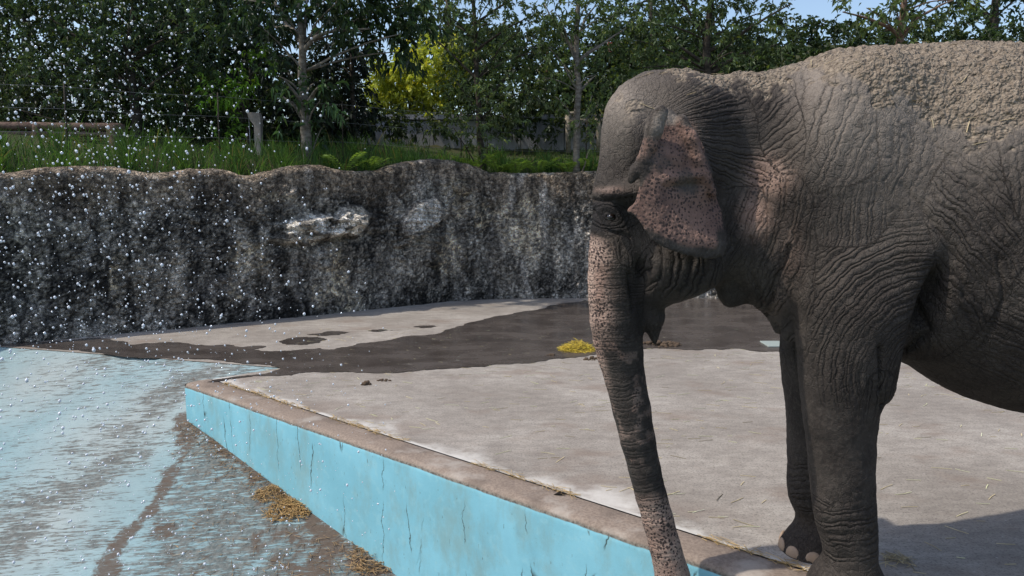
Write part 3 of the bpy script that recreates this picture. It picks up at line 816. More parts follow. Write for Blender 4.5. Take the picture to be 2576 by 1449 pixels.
folds(R(1850, 340, 150, 140, 3), ang * 300 / 13, .0048, .8)
folds(R(1975, 300, 80, 140, 3), (v * .70 + u * .72) / 15, .004, .9)
folds(R(2085, 340, 85, 200, 3), (2 * u + .8 * v) / 2.236 / 22, .0035, .6)
folds(R(2110, 540, 90, 110, 3), (u + .10 * v) / 14, .003, .7)
cells(R(2240, 420, 110, 130), 13, .0075, (1.2, 1, .8), .10)
folds(R(2260, 350, 90, 130) * .6, (u + .2 * v) / 30, .003, .6)
folds(R(2500, 500, 110, 120) * .7, (u + .1 * v) / 30, .004, .8)
folds(R(1990, 640, 65, 210, 3), (u + .16 * v) / 14, .0055, 1.0)
folds(R(1895, 580, 65, 120, 3), (u * .85 + .4 * v) / 12, .004, 1.0)
cells(R(1890, 450, 60, 90), 38, .004, (1, 1, 1), .3)
rad = np.sqrt((u - 2285) ** 2 + ((v - 925) * .92) ** 2)
folds(R(2165, 780, 160, 215, 4), rad / 11.5, .0045, .9)
folds(R(2185, 960, 55, 80, 3), (u + .05 * v) / 15, .007, .6)
folds(R(2385, 640, 95, 230, 3), (1.35 * u - v) / 1.68 / 17, .0062, .9)
folds(R(2510, 800, 130, 160, 3), (.45 * u - v) / 1.1 / 15, .0048, 1.0)
cells(R(2450, 480, 150, 120), 15, .011, (1, 1, .75), .11)
cells(R(2520, 640, 130, 120), 18, .009, (1.1, 1, .8), .13)
folds(R(2130, 1330, 120, 75, 4), (v + .25 * (u - 2130)) / 17, .0058, 1.2)
cells(R(2140, 1270, 90, 90), 26, .003, (1, 1, 1.6), .25)
folds(R(2010, 1285, 70, 45, 4), (v - .3 * (u - 2010)) / 13, .0052, .9)
folds(R(1735, 680, 85, 75, 3), (u + .10 * v + 10 * np.sin(v / 40)) / 23, .010, .75)
folds(R(1640, 670, 48, 70), np.hypot(u - 1608, (v - 668) * .8) / 15, .008, .5)
folds(R(1560, 555, 65, 50), np.hypot((u - 1545) * .7, v - 548) / 13, .006, .4)
folds(R(1560, 840, 120, 230, 4) * (u < 1640), (v + .1 * u) / 12, .0020, .6)
folds(R(1640, 1180, 140, 330, 4) * (u < 1790), (v + .25 * u) / 14, .0022, .6)
cells(R(1640, 1180, 140, 330, 4) * (u < 1790), 34, .004, (1, 1, 1), .3)
cells(R(1540, 800, 90, 250, 4) * (u < 1640), 46, .0028, (1, 1, 1), .3)
folds(R(1600, 640, 60, 90), (u - .1 * v) / 15, .004, .6)
cells(np.where(u < 2600, .25, 0), 30, .003, (1, 1, .8), .3)
hgt = hgt / np.maximum(wsum, .5)
far = Ve[:, 0] > 2.45; cre = np.clip(-hgt / .0045, 0, 1)
# long single creases of the shoulder
def crease(pts, w, dep):
    global hgt
    d = np.full(nV, 1e3)
    uu, vv = u + 9 * w1, v + 9 * w1
    for p, q in zip(pts[:-1], pts[1:]):
        e = np.array(q, float) - p; t = np.clip(((uu - p[0]) * e[0] + (vv - p[1]) * e[1]) / (e @ e), 0, 1)
        d = np.minimum(d, np.hypot(uu - p[0] - t * e[0], vv - p[1] - t * e[1]))
    hgt -= dep * np.exp(-(d / w) ** 2) * (Ve[:, 1] < YC)
crease([(2125, 170), (2230, 260), (2310, 350), (2350, 420)], 5, .005)
crease([(2235, 470), (2300, 560), (2345, 650), (2365, 730)], 8, .008)
crease([(2420, 640), (2440, 740), (2425, 860)], 4, .008)
crease([(1488, 503), (1530, 506), (1600, 498)], 5, .016)
crease([(1500, 520), (1540, 590), (1600, 600)], 5, .012)
crease([(2175, 860), (2180, 940), (2195, 1010)], 6, .018)
crease([(2300, 760), (2318, 830), (2290, 900)], 9, .025)
crease([(1600, 700), (1608, 760), (1612, 800)], 5, .012)
crease([(1990, 620), (1970, 740), (1985, 830)], 6, .016)
crease([(1905, 600), (1920, 700), (1960, 790)], 5, .010)
crease([(1690, 1230), (1712, 1370), (1722, 1449)], 4, .008)
# mud caked on the back and head
line = v - np.interp(u, [1500, 1600, 1700, 1800, 1900, 2000, 2090, 2150, 2250, 2330, 2420, 2600, 3000], [110, 120, 140, 160, 172, 168, 162, 180, 262, 310, 345, 360, 340])
mud = sstep(60, -50, line + 80 * w1 + 75 * w2 + 45 * w3) * sstep(-.35, .2, Ne[:, 2] + .45)
mud = np.maximum(mud, .55 * sstep(.55, .9, Ne[:, 2]) * (Ve[:, 2] > 1.9) * sstep(1650, 1900, u))
headmud = R(1600, 250, 80, 70) * sstep(-.05, .35, w2 + .4 * w1)
soft = sstep(520, 250, v + 90 * w1) * sstep(1950, 2100, u)
l1 = np.full(nV, .5); m1 = np.full(nV, .5)
i = np.flatnonzero(((mud > .01) | (headmud > .01)) & (u < 3200))
l1[i] = worley(Ve[i] * 34 + w2[i][:, None] * .8, 77)[0]; m1[i] = worley(Ve[i] * 16 + w2[i][:, None] * .8, 78)[0]
lump = (.55 - l1) * .015 + (.5 - m1) * .010 + w3 * .007
hgt = hgt * (1 - .75 * mud) + mud * (.006 + lump) + headmud * np.maximum(0, .45 - l1) * .02
trk = np.where((u < 1800) & (v > 780), .35, 1.0)
hgt = hgt * np.where((u < 1800) & (v > 880), .6, 1.0) + trk * (.0035 * w2 + .006 * fbm(Ve, 7, 2, 221))
hgt *= np.where(far, .8, 1.0)
Ve2 = Ve + Ne * hgt[:, None]
on_ground = (Ve[:, 2] < .004) & (Ve[:, 0] > .95)
Ve2[on_ground, 2] = -0.004
me.vertices.foreach_set('co', Ve2.astype(np.float32).ravel()); me.update()
me.polygons.foreach_set('use_smooth', np.full(len(me.polygons), True))
# pigment: r mud, g pink, b dust thinned for shade, a painted crease shade
pink = np.zeros(nV)
front = sstep(.1, -.45, Ne[:, 0])                       # surface of the trunk that faces forward
pink = np.maximum(pink, 1.0 * sstep(560, 640, v) * sstep(960, 780, v) * sstep(1590, 1500, u + 30 * w1 - np.interp(v, [560, 900, 1000], [0, 15, 30])))
tru = (u < 1800) & (v > 880)
ux = u - np.interp(v, [900, 1030, 1180, 1310, 1449, 1600], [1503, 1540, 1580, 1615, 1647, 1700])
pink = np.maximum(pink, np.where(tru, sstep(45, 8, ux) * .8 * sstep(1120, 900, v), 0))
pink = np.maximum(pink, np.where(tru, .95 * sstep(1290, 1400, v + 60 * w1), 0))
pink = np.maximum(pink, np.where(tru, .4 * sstep(.05, .4, w2), 0))
pink = np.maximum(pink, .8 * R(1945, 440, 55, 60)); pink = np.maximum(pink, .75 * R(1915, 545, 45, 70)); pink = np.maximum(pink, .35 * R(1990, 640, 40, 120))
pink = np.maximum(pink, .45 * R(1540, 478, 50, 14)); pink = np.maximum(pink, .6 * R(1745, 350, 20, 60)); pink = np.maximum(pink, .35 * R(1985, 760, 25, 90))
dust = np.clip(.06 + .72 * soft + .35 * R(1600, 260, 110, 110) + .5 * R(1560, 220, 60, 60) + R(2200, 400, 170, 230) * .25 + .3 * w1 - .2 * sstep(600, 900, v), 0, 1)  # dust, thinned lower down to paint in the shade of the underside
cre = cre * (1 - mud)
wet = np.clip(1.8 * R(1540, 550, 62, 42, 3) + .9 * R(1618, 720, 26, 60) + .7 * R(1640, 810, 40, 60), 0, 1) * (Ve[:, 1] < YC + .5)  # shade of the eye hollow and mouth, painted into the colour
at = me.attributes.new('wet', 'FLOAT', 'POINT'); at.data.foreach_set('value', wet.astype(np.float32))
set_col(me, np.stack([np.clip(mud + headmud * .5, 0, 1), pink * (1 - wet), dust, cre], 1))
at = me.attributes.new('phase', 'FLOAT', 'POINT'); at.data.foreach_set('value', phs.astype(np.float32))
at = me.attributes.new('fold', 'FLOAT', 'POINT'); at.data.foreach_set('value', (np.clip((pamp - .08) * 1.5, 0, 1) * pdep / .006 * (.3 + .7 * brk) * (1 - .85 * mud)).astype(np.float32))
cw = np.clip(1 - .75 * R(2120, 1110, 120, 120, 4) - .6 * R(2020, 1080, 60, 150, 4) - .5 * ((u < 1800) & (v > 880)) - .45 * R(1560, 300, 90, 110), .12, 1) * (.45 + .55 * sstep(-.3, .3, fbm(Ve, 3.2, 2, 231)))
at = me.attributes.new('cellw', 'FLOAT', 'POINT'); at.data.foreach_set('value', cw.astype(np.float32))
def skin_material(ear=False):
    g = G('elephant_ear_skin' if ear else 'elephant_skin'); co = g.co(); a = g.attr(); mu, pk, du = [g.sepc(a.outputs[0])[k] for k in range(3)]
    n1 = g.noise(co, 7, 5, 0.6); n2 = g.noise(co, 60, 4, 0.7); n3 = g.noise(co, 180, 3, 0.7)
    skin = g.mix(g.ramp(n1, 0.3, 0.7), (0.034, 0.027, 0.023), (0.060, 0.049, 0.041))
    skin = g.mix(g.mth('MULTIPLY', g.ramp(n2, 0.45, 0.7), 0.35), skin, (0.12, 0.10, 0.083))
    dst = g.mth('MULTIPLY', du, g.ramp(n2, 0.2, 0.6, 0.55, 1.0))
    skin = g.mix(dst, skin, (0.265, 0.222, 0.183))
    # pink depigmented skin with dark freckles
    wob = g.n('VectorMath', {0: co, 1: g.n('VectorMath', {0: g.n('TexNoise', {'Vector': co, 'Scale': 60.0}).outputs[1], 'Scale': 0.012}, operation='SCALE').outputs[0]}, operation='ADD').outputs[0]
    if ear:
        sp = g.vor(wob, 72, 'F1', 0.75); size = g.noise(co, 9, 2)
        frk = g.ramp(g.mth('SUBTRACT', sp, g.ramp(size, 0.3, 0.7, 0.20, 0.38)), 0.0, 0.14)
        pinkc = g.mix(g.ramp(n1, 0.35, 0.65), (0.165, 0.10, 0.08), (0.27, 0.165, 0.125))
    else:
        sp = g.vor(g.map(wob, (1, 1, 1)), 75, 'F1', 0.9); size = g.noise(co, 6, 2)
        frk = g.ramp(g.mth('SUBTRACT', sp, g.ramp(size, 0.3, 0.7, 0.10, 0.42)), 0.0, 0.14)
        pinkc = g.mix(g.ramp(n1, 0.35, 0.65), (0.30, 0.195, 0.15), (0.44, 0.31, 0.245))
    pinkc = g.mix(frk, (0.065, 0.045, 0.04), pinkc)
    col = g.mix(g.ramp(pk, 0.08, 0.85), skin, pinkc)
    tan = g.mix(g.ramp(n2, 0.3, 0.7), (0.15, 0.117, 0.088), (0.32, 0.26, 0.195))
    col = g.mix(g.ramp(g.mth('ADD', mu, g.mth('MULTIPLY', g.mth('SUBTRACT', n2, 0.5), 0.7)), 0.15, 0.75), col, tan)
    if ear:
        vein = g.noise(g.map(co, (9, 9, 4), (0, .5, 0)), 3, 5, .65)
        nrm = g.bump(g.mth('ADD', g.mth('MULTIPLY', vein, 2.5), g.mth('ADD', n2, g.mth('MULTIPLY', n3, 0.6))), 0.8, 0.008)
    else:
        ph = g.attr('phase').outputs['Fac']; fo = g.attr('fold').outputs['Fac']
        ph = g.mth('ADD', ph, g.mth('MULTIPLY', g.mth('SUBTRACT', g.noise(co, 34, 4, .65), .5), .9))
        cd = g.mth('POWER', g.mth('ABSOLUTE', g.mth('SINE', g.mth('MULTIPLY', ph, math.pi))), .45)
        wv = g.n('VectorMath', {0: co, 1: g.n('VectorMath', {0: g.n('TexNoise', {'Vector': co, 'Scale': 24.0, 'Detail': 3.0}).outputs[1], 'Scale': 0.03}, operation='SCALE').outputs[0]}, operation='ADD').outputs[0]
        c1 = g.ramp(g.vor(g.map(wv, (1.25, 1, .7)), 27, 'DISTANCE_TO_EDGE'), 0.0, 0.09); c2 = g.ramp(g.vor(wv, 62, 'DISTANCE_TO_EDGE'), 0.0, 0.12)
        clean = g.mth('MULTIPLY', g.ramp(mu, 0.1, 0.5, 1.0, 0.0), g.attr('cellw').outputs['Fac'])
        h = g.mth('ADD', g.mth('MULTIPLY', g.mth('MULTIPLY', c1, .32), clean), g.mth('MULTIPLY', g.mth('MULTIPLY', c2, .22), clean))
        h = g.mth('ADD', h, g.mth('MULTIPLY', cd, g.mth('MULTIPLY', fo, 1.5)))
        h = g.mth('ADD', h, g.mth('MULTIPLY', g.mth('MULTIPLY', g.vor(wv, 75), -1.3), g.ramp(mu, .2, .6)))
        h = g.mth('ADD', h, g.mth('MULTIPLY', n3, .25))
        h = g.mth('ADD', h, g.mth('MULTIPLY', n2, .25))
        nrm = g.bump(h, 1.0, 0.009)
        # dust stays on the ridges; the folds have shade painted into the skin colour
        bare_shade = g.mth('MULTIPLY', g.mth('MULTIPLY', g.ramp(cd, 0.25, 0.75, 1.0, 0.0), g.n('Clamp', {0: fo}).outputs[0]), .75)
        bare_shade = g.mth('MAXIMUM', bare_shade, g.mth('MULTIPLY', g.mth('MULTIPLY', g.ramp(a.outputs['Alpha'], .25, .9), clean), .75))
        bare_shade = g.mth('MAXIMUM', bare_shade, g.mth('MULTIPLY', g.mth('MULTIPLY', g.mth('SUBTRACT', 1.0, c1), clean), g.ramp(g.noise(co, 5, 3), .4, .65, .02, .35)))
        col = g.mix(bare_shade, col, (0.035, 0.029, 0.026))
        col = g.mix(g.attr('wet').outputs['Fac'], col, (0.022, 0.019, 0.018))  # near-black painted shade in the eye hollow and mouth
    rough = g.ramp(mu, 0.1, 0.6, 0.75, 0.95)
    return g.set(col=col, rough=rough, nrm=nrm, spec=0.2)
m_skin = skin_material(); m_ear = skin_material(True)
eleph = empty('elephant', (1.6, YC, 0))
tag(eleph, 'big grey elephant with mud on its back and speckled pink ear', 'elephant')
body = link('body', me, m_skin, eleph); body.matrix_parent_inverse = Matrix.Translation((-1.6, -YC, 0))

# ---- ears
def build_ear(side):
    EY = 2.975
    out = [(1640, 285), (1665, 268), (1692, 274), (1718, 296), (1748, 320), (1768, 352), (1784, 395), (1798, 440), (1810, 490), (1820, 535), (1827, 580), (1828, 615), (1812, 643), (1778, 648), (1735, 641), (1693, 630), (1656, 616), (1628, 598), (1612, 575), (1601, 556),
           (1590, 541), (1568, 532), (1572, 524), (1588, 512), (1594, 490), (1600, 470), (1600, 440), (1606, 400), (1624, 350), (1634, 310)]
    pg = np.array([XZ(px, py, EY) for px, py in out])
    vox = 0.0075
    f = Field((pg[:, 0].min() - .09, EY - .20, pg[:, 1].min() - .05), (pg[:, 0].max() + .05, EY + .16, pg[:, 1].max() + .05), vox)
    X = f.ax[0][:, None]; Z = f.ax[2][None, :]
    d = np.full((len(f.ax[0]), len(f.ax[2])), 9.0); ins = np.zeros(d.shape, bool)
    for p, q in zip(pg, np.roll(pg, -1, 0)):
        e = q - p; t = np.clip(((X - p[0]) * e[0] + (Z - p[1]) * e[1]) / (e @ e), 0, 1)
        d = np.minimum(d, np.hypot(X - p[0] - t * e[0], Z - p[1] - t * e[1]))
        cr = (p[1] > Z) != (q[1] > Z)
        ins ^= cr & (X < (q[0] - p[0]) * (Z - p[1]) / (q[1] - p[1] + 1e-12) + p[0])
    d2 = np.where(ins, -d, d)
    XX, ZZ = np.meshgrid(f.ax[0], f.ax[2], indexing='ij')
    uu, vv = proj(XX, np.full(XX.shape, EY), ZZ)
    root = np.interp(vv, [270, 320, 400, 500, 600, 640], [1690, 1740, 1780, 1810, 1836, 1846])
    away = np.clip((root - uu) / 200, -.2, 1.2)
    q3 = np.stack([XX, XX * 0, ZZ], -1).reshape(-1, 3)
    off = .045 - .135 * np.sin(np.clip(away, 0, 1.2) * 1.35) - .03 * sstep(480, 620, vv) + .02 * fbm(q3, 7, 3, 301).reshape(XX.shape)
    # radiating folds and the cross fold of the flap
    off += .012 * np.exp(-((vv - (470 - .12 * (uu - 1690))) / 9) ** 2) * sstep(1640, 1690, uu)
    off -= .014 * np.exp(-((vv - (448 - .12 * (uu - 1690))) / 12) ** 2) * sstep(1620, 1690, uu)
    off += .006 * np.sin((uu * .8 + vv * .35) / 17 + 3 * fbm(q3, 6, 2, 305).reshape(XX.shape)) * sstep(600, 420, vv)
    off -= .018 * np.exp(-((uu - np.interp(vv, [320, 480], [1725, 1770])) / 16) ** 2) * sstep(520, 420, vv)
    if side > 0: off = off
    Y = f.ax[1][None, :, None]
    th = .009 + .006 * sstep(.0, .06, -d2)
    slab = np.abs(Y - (EY + off)[:, None, :]) - th[:, None, :]
    fv = np.maximum(slab, d2[:, None, :] - .002) 
    f.d = np.minimum(fv * .8, .5).astype(np.float32)
    # rolled upper front edge
    roll = [(1664, 284, .036), (1648, 325, .040), (1637, 365, .034), (1620, 402, .026), (1602, 430, .026), (1590, 452, .020)]
    pr = []
    for px, py, r in roll:
        x, z = XZ(px, py, 2.88); pr.append((np.array([x, 2.90, z]), r * .85))
    for (p, r1), (q, r2) in zip(pr[:-1], pr[1:]): f.cone(p, q, r1, r2, .012, .85)
    pr = []
    for px, py, r, yy in [(1716, 300, .020, 2.97), (1738, 345, .024, 2.955), (1756, 400, .022, 2.955), (1778, 450, .018, 2.96), (1800, 490, .012, 2.975)]:
        x, z = XZ(px, py, 2.96); pr.append((np.array([x, yy, z]), r))
    for (p, r1), (q, r2) in zip(pr[:-1], pr[1:]): f.cone(p, q, r1, r2, .02, .9)
    V, Fq = f.surface()
    me = make_mesh('ear', V, Fq)
    ob = bpy.data.objects.new('tmp', me); COL.objects.link(ob)
    s_ = ob.modifiers.new('s', 'SMOOTH'); s_.iterations = 3; s_.factor = .5
    s2 = ob.modifiers.new('u', 'SUBSURF'); s2.levels = 1; s2.render_levels = 1
    dg = bpy.context.evaluated_depsgraph_get(); m2 = bpy.data.meshes.new_from_object(ob.evaluated_get(dg)); m2.name = 'ear'
    bpy.data.objects.remove(ob)
    n = len(m2.vertices); Q = np.empty(n * 3, np.float32); m2.vertices.foreach_get('co', Q); Q = Q.reshape(-1, 3).astype(float)
    Nn = np.empty(n * 3, np.float32); m2.vertex_normals.foreach_get('vector', Nn); Nn = Nn.reshape(-1, 3)
    k1, k2 = worley(Q * 55 + fbm(Q, 16, 2, 4)[:, None] * .5, 91)
    Q2 = Q + Nn * ((np.minimum(k2 - k1, .3) * .006 + fbm(Q, 30, 3, 92) * .003)[:, None])
    eu, ev = proj(Q[:, 0], Q[:, 1], Q[:, 2])
    ed = np.full(n, 1e3)
    og = np.array(out, float)
    for p, q in zip(og, np.roll(og, -1, 0)):
        e = q - p; t = np.clip(((eu - p[0]) * e[0] + (ev - p[1]) * e[1]) / (e @ e), 0, 1)
        ed = np.minimum(ed, np.hypot(eu - p[0] - t * e[0], ev - p[1] - t * e[1]))
    nz = fbm(Q, 9, 3, 95)
    low = sstep(545, 600, ev)
    pk = sstep(2, 10, ed) * (1 - low * sstep(34, 14, ed + 10 * nz)) * sstep(300, 330, ev)
    pk *= 1 - .55 * sstep(.0, .35, nz) * sstep(540, 440, ev)
    pk *= 1 - .7 * np.exp(-((eu - 1735) / 40) ** 2 - ((ev - 470) / 22) ** 2)
    pk = np.maximum(pk, .9 * np.exp(-((eu - 1708) / 14) ** 2 - ((ev - 325) / 28) ** 2))
    rollm = sstep(44, 28, np.hypot(eu - np.interp(ev, [284, 325, 365, 402, 430, 465], [1664, 1648, 1632, 1612, 1598, 1582]), 0)) * (ev < 470) * (Q[:, 1] < 2.93)
    lowroll = sstep(385, 420, ev)
    pk = pk * (1 - rollm) + rollm * (.55 * sstep(330, 360, ev) * (1 - lowroll))
    dust = np.clip(.12 + .75 * sstep(370, 300, ev) + .3 * nz, 0, 1) * (1 - rollm * lowroll) * sstep(-2, 16, ed)
    m2.vertices.foreach_set('co', Q2.astype(np.float32).ravel())
    m2.polygons.foreach_set('use_smooth', np.full(len(m2.polygons), True))
    set_col(m2, np.stack([0 * pk, np.clip(pk, 0, 1), dust], 1))
    if side > 0:
        Q2[:, 1] = 2 * YC - Q2[:, 1]
        m2.vertices.foreach_set('co', Q2.astype(np.float32).ravel()); m2.flip_normals()
    m2.update()
    o = link('ear', m2, m_ear, eleph); o.matrix_parent_inverse = Matrix.Translation((-1.6, -YC, 0))
    if side < 0: o['label'] = 'speckled pink ear flapped forward with its front edge rolled over'
    return o
build_ear(-1); build_ear(1)
# ---- eyes
g = G('elephant_eye'); m_eye = g.set(col=(0.012, 0.008, 0.006), rough=0.12, spec=0.6)
def ball(name, c, r, mat, parent, seg=20):
    th = np.linspace(0, math.pi, seg // 2 + 1); ph = np.linspace(0, 2 * math.pi, seg, endpoint=False)
    TH, PH = np.meshgrid(th, ph, indexing='ij')
    V = np.stack([np.sin(TH) * np.cos(PH), np.sin(TH) * np.sin(PH), np.cos(TH)], -1).reshape(-1, 3) * np.array(r) + np.array(c)
    me = make_mesh(name, V, grid_faces(len(th), seg, True)[:, ::-1]); o = link(name, me, mat, parent)
    o.matrix_parent_inverse = Matrix.Translation((-1.6, -YC, 0)); return o
ex, ez = XZ(1543, 548, 3.06)
for sgn in (-1, 1):
    ball('eye', (ex, YC + sgn * .155, ez), (.02, .02, .016), m_eye, eleph)
# ---- toenails
g = G('toenail'); co = g.co(); nn = g.noise(co, 40, 4, .6)
m_nail = g.set(col=g.mix(nn, (0.24, 0.165, 0.115), (0.42, 0.30, 0.205)), rough=.6, nrm=g.bump(nn, .3, .003))
def nails(Y, cx, hx, hy, which):
    for a in which:
        x = cx - (hx - .015) * math.cos(a); y = Y - (hy - .015) * math.sin(a)
        th = np.linspace(0, math.pi, 9); ph = np.linspace(0, 2 * math.pi, 16, endpoint=False)
        TH, PH = np.meshgrid(th, ph, indexing='ij')
        L = np.stack([np.sin(TH) * np.cos(PH) * .016, np.sin(TH) * np.sin(PH) * .042, np.cos(TH) * .050], -1).reshape(-1, 3)
        L[:, 2] = np.where(L[:, 2] < 0, L[:, 2] * .1, L[:, 2])
        na = math.atan2(math.sin(a) / hy, math.cos(a) / hx)
        c_, s_ = math.cos(na), math.sin(na)
        W = np.stack([x - (L[:, 0] * c_ - L[:, 1] * s_), y - (L[:, 0] * s_ + L[:, 1] * c_), L[:, 2] + .005], 1)
        me = make_mesh('toenail', W, grid_faces(9, 16, True)); o = link('toenail', me, m_nail, eleph)
        o.matrix_parent_inverse = Matrix.Translation((-1.6, -YC, 0))
xa, xb = XZ(1960, 1392, YF)[0], XZ(2103, 1392, YF)[0]
nails(YF, (xa + xb) / 2, (xb - xa) / 2 - .002, .152, [-.75, -.08, .60, 1.35])
xa, xb = XZ(2028, 1495, YN)[0], XZ(2238, 1495, YN)[0]
nails(YN, (xa + xb) / 2, (xb - xa) / 2 - .002, .170, [-.5, .12, .72, 1.35])

okv = np.flatnonzero((mud > .5) & (Ve2[:, 1] < YC) & (u < 2620)); okv = np.concatenate([okv[::max(1, len(okv) // 26)], np.flatnonzero((np.abs(u - 1750) < 110) & (v < 260) & (Ve2[:, 1] < YC))[::1700]])
BACK_P, BACK_N = Ve2[okv], Ne[okv]

# ================================================================ PLANTS
def leaf_material(name, gloss=0.35, trans=0.35):
    g = G(name); a = g.attr(); co = g.co()
    n = g.noise(co, 3.0, 2)
    col = g.mix(1.0, a.outputs[0], g.mix(n, (0.75, 0.78, 0.7), (1.25, 1.2, 1.2)), 'MULTIPLY')
    g.set(col=col, rough=0.5, spec=gloss)
    tr = g.n('BsdfTranslucent', {'Color': g.mix(1.0, col, (1.3, 1.35, 0.6), 'MULTIPLY')})
    mx = g.n('MixShader', {0: trans, 1: g.b.outputs[0], 2: tr.outputs[0]})
    g.nt.links.new(mx.outputs[0], g.out.inputs[0])
    return g.m
m_leaf = leaf_material('leaf')
m_grass = leaf_material('grass_blade', 0.3, 0.4)
def bark_material(name, c1, c2):
    g = G(name); co = g.co(); n = g.noise(g.map(co, (6, 6, 14)), 1.5, 6, .7); n2 = g.noise(co, 50, 4, .7)
    return g.set(col=g.mix(g.ramp(n, .35, .65), c1, c2), rough=.9, nrm=g.bump(g.mth('ADD', n, n2), .6, .015), spec=.15)
m_bark = bark_material('bark_pale', (0.11, 0.095, 0.075), (0.24, 0.215, 0.18))
m_barkd = bark_material('bark_dark', (0.035, 0.03, 0.025), (0.085, 0.07, 0.055))
def unit(a): return a / (np.linalg.norm(a, axis=1)[:, None] + 1e-9)
def leaf_geo(Pb, D, size, asp, col, droop=.25):
    n = len(Pb); D = unit(D)
    rv = unit(rng.normal(size=(n, 3)) + [0, 0, 1.2])
    S = unit(np.cross(D, rv)); Nn = np.cross(S, D)
    size = np.broadcast_to(size, (n,))[:, None]
    mid = Pb + D * size * .45 + Nn * size * .05
    tip = Pb + D * size + np.array([0, 0, -1]) * size * droop
    w = size * asp * .5
    V = np.stack([Pb, mid + S * w + Nn * w * .35, tip, mid - S * w + Nn * w * .35], 1).reshape(-1, 3)
    k = np.arange(n)[:, None] * 4
    Fc = np.concatenate([k + [0, 1, 2], k + [0, 2, 3]], 0)
    return V, Fc, np.repeat(col, 4, 0)
def crown_mesh(name, clumps, colr, leaf=.10, asp=.36, dens=1.0, var=.5, droop=.25, flat=.8):
    """clumps: (centre, radius, colour multiplier)"""
    Vs_, Fs_, Cs_ = [], [], []; nb = 0
    for (c, r, mlt) in clumps:
        c = np.asarray(c, float)
        nt = max(6, int(dens * 34 * (r / .5) ** 2 * (.10 / leaf) ** 1.6))
        nl = 13
        d = unit(rng.normal(size=(nt, 3))); rad = rng.random(nt) ** .45
        lob = 1 + .35 * vnoise(d * 1.7 + c, 5)
        tp = c + d * (rad * lob)[:, None] * np.array([r, r * .9, r * flat])
        td = unit(d * .8 + rng.normal(size=(nt, 3)) * .5 + [0, 0, .05])
        tl = leaf * rng.uniform(1.6, 3.4, nt)
        t = rng.random((nt, nl))
        Pb = (tp[:, None] + td[:, None] * (t * tl[:, None])[..., None]).reshape(-1, 3)
        D = (td[:, None] * .7 + rng.normal(size=(nt, nl, 3)) * .65 + np.array([0, 0, -.2])).reshape(-1, 3)
        tint = (1 + var * rng.normal(size=(nt, 1, 1)) * .6) * (1 + var * rng.normal(size=(nt, nl, 1)) * .5)
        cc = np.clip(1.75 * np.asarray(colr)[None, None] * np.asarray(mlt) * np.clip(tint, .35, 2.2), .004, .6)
        yel = rng.random((nt, nl, 1)) < .06
        cc = np.where(yel, cc * [1.9, 1.5, .9], cc).reshape(-1, 3)
        V, Fc, Cc = leaf_geo(Pb, D, leaf * rng.uniform(.65, 1.25, nt * nl), asp, cc, droop)
        Vs_.append(V); Fs_.append(Fc + nb); Cs_.append(Cc); nb += len(V)
    me = make_mesh(name, np.concatenate(Vs_), np.concatenate(Fs_), False)
    set_col(me, np.concatenate(Cs_))
    return me
def limb(pts, r0, r1, sub=5, seg=8, wob=.03, seed=0):
    pts = np.asarray(pts, float); t = np.linspace(0, len(pts) - 1, (len(pts) - 1) * sub + 1)
    Pn = np.stack([np.interp(t, np.arange(len(pts)), pts[:, k]) for k in range(3)], 1)
    kk = np.ones(sub) / sub
    Ps = np.stack([np.convolve(np.pad(Pn[:, k], sub // 2, 'edge'), kk, 'valid')[:len(Pn)] for k in range(3)], 1)
    Ps[0], Ps[-1] = Pn[0], Pn[-1]
    Ps[1:-1] += fbm(Ps[1:-1], 2.2, 2, seed)[:, None] * wob * np.array([1, .6, 0])
    rr = np.interp(np.linspace(0, 1, len(Ps)), [0, 1], [r0, r1]) * (1 + .12 * fbm(Ps, 6, 2, seed + 3))
    return tube(Ps, rr, seg)
def tree(name, label, cat, Y, trunk, r0, branches, clumps, colr, bark=None, group=None, leaf=.10, asp=.36, dens=1.0, var=.5, droop=.25, yspread=.55, seed=0, flat=.8):
    rr = np.random.default_rng(seed + 900)
    pts = [on_y(px, py, Y) for px, py in trunk]
    bx, by = pts[0][0], pts[0][1]
    pts[0] = np.array([bx, by, min(pts[0][2], bank_z(np.array(bx), np.array(by))) - .1])
    root = empty(name, (bx, by, float(bank_z(np.array(bx), np.array(by)))))
    inv = Matrix.Translation(-root.location)
    mb = MB(); mb.add(*limb(pts, r0, r0 * .45, seed=seed, seg=10))
    for b in branches:
        yo = rr.uniform(-.5, .5)
        bp = [on_y(px, py, Y + yo * k / max(1, len(b) - 1)) for k, (px, py) in enumerate(b)]
        mb.add(*limb(bp, r0 * .48, r0 * .14, seed=seed + 7, seg=7, wob=.05))
    cl_ = []
    tp = np.array(pts)
    for c in clumps:
        px, py, rp = c[:3]; mlt = c[3] if len(c) > 3 else 1.0
        yy = Y + rr.uniform(-yspread, yspread); ctr = on_y(px, py, yy); r = rp * yy / F
        cl_.append((ctr, r, mlt))
        # a thin bough from the stem to the clump
        k = int(np.argmin(np.linalg.norm(tp - (ctr - [0, 0, .5]), axis=1)))
        mid = (tp[k] + ctr) / 2 + [0, 0, .08]
        mb.add(*limb([tp[k], mid, ctr], max(.012, r0 * .22), .008, seed=seed + 11, seg=5, wob=.06))
    o = link('trunk', mb.mesh('trunk'), bark or m_barkd, root); o.matrix_parent_inverse = inv
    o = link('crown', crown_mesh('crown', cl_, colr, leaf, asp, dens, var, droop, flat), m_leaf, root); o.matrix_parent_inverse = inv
    return tag(root, label, cat, group)
DK, MD, OL, BR, YL = (0.016, 0.030, 0.014), (0.036, 0.060, 0.024), (0.060, 0.078, 0.026), (0.10, 0.19, 0.03), (0.26, 0.25, 0.045)

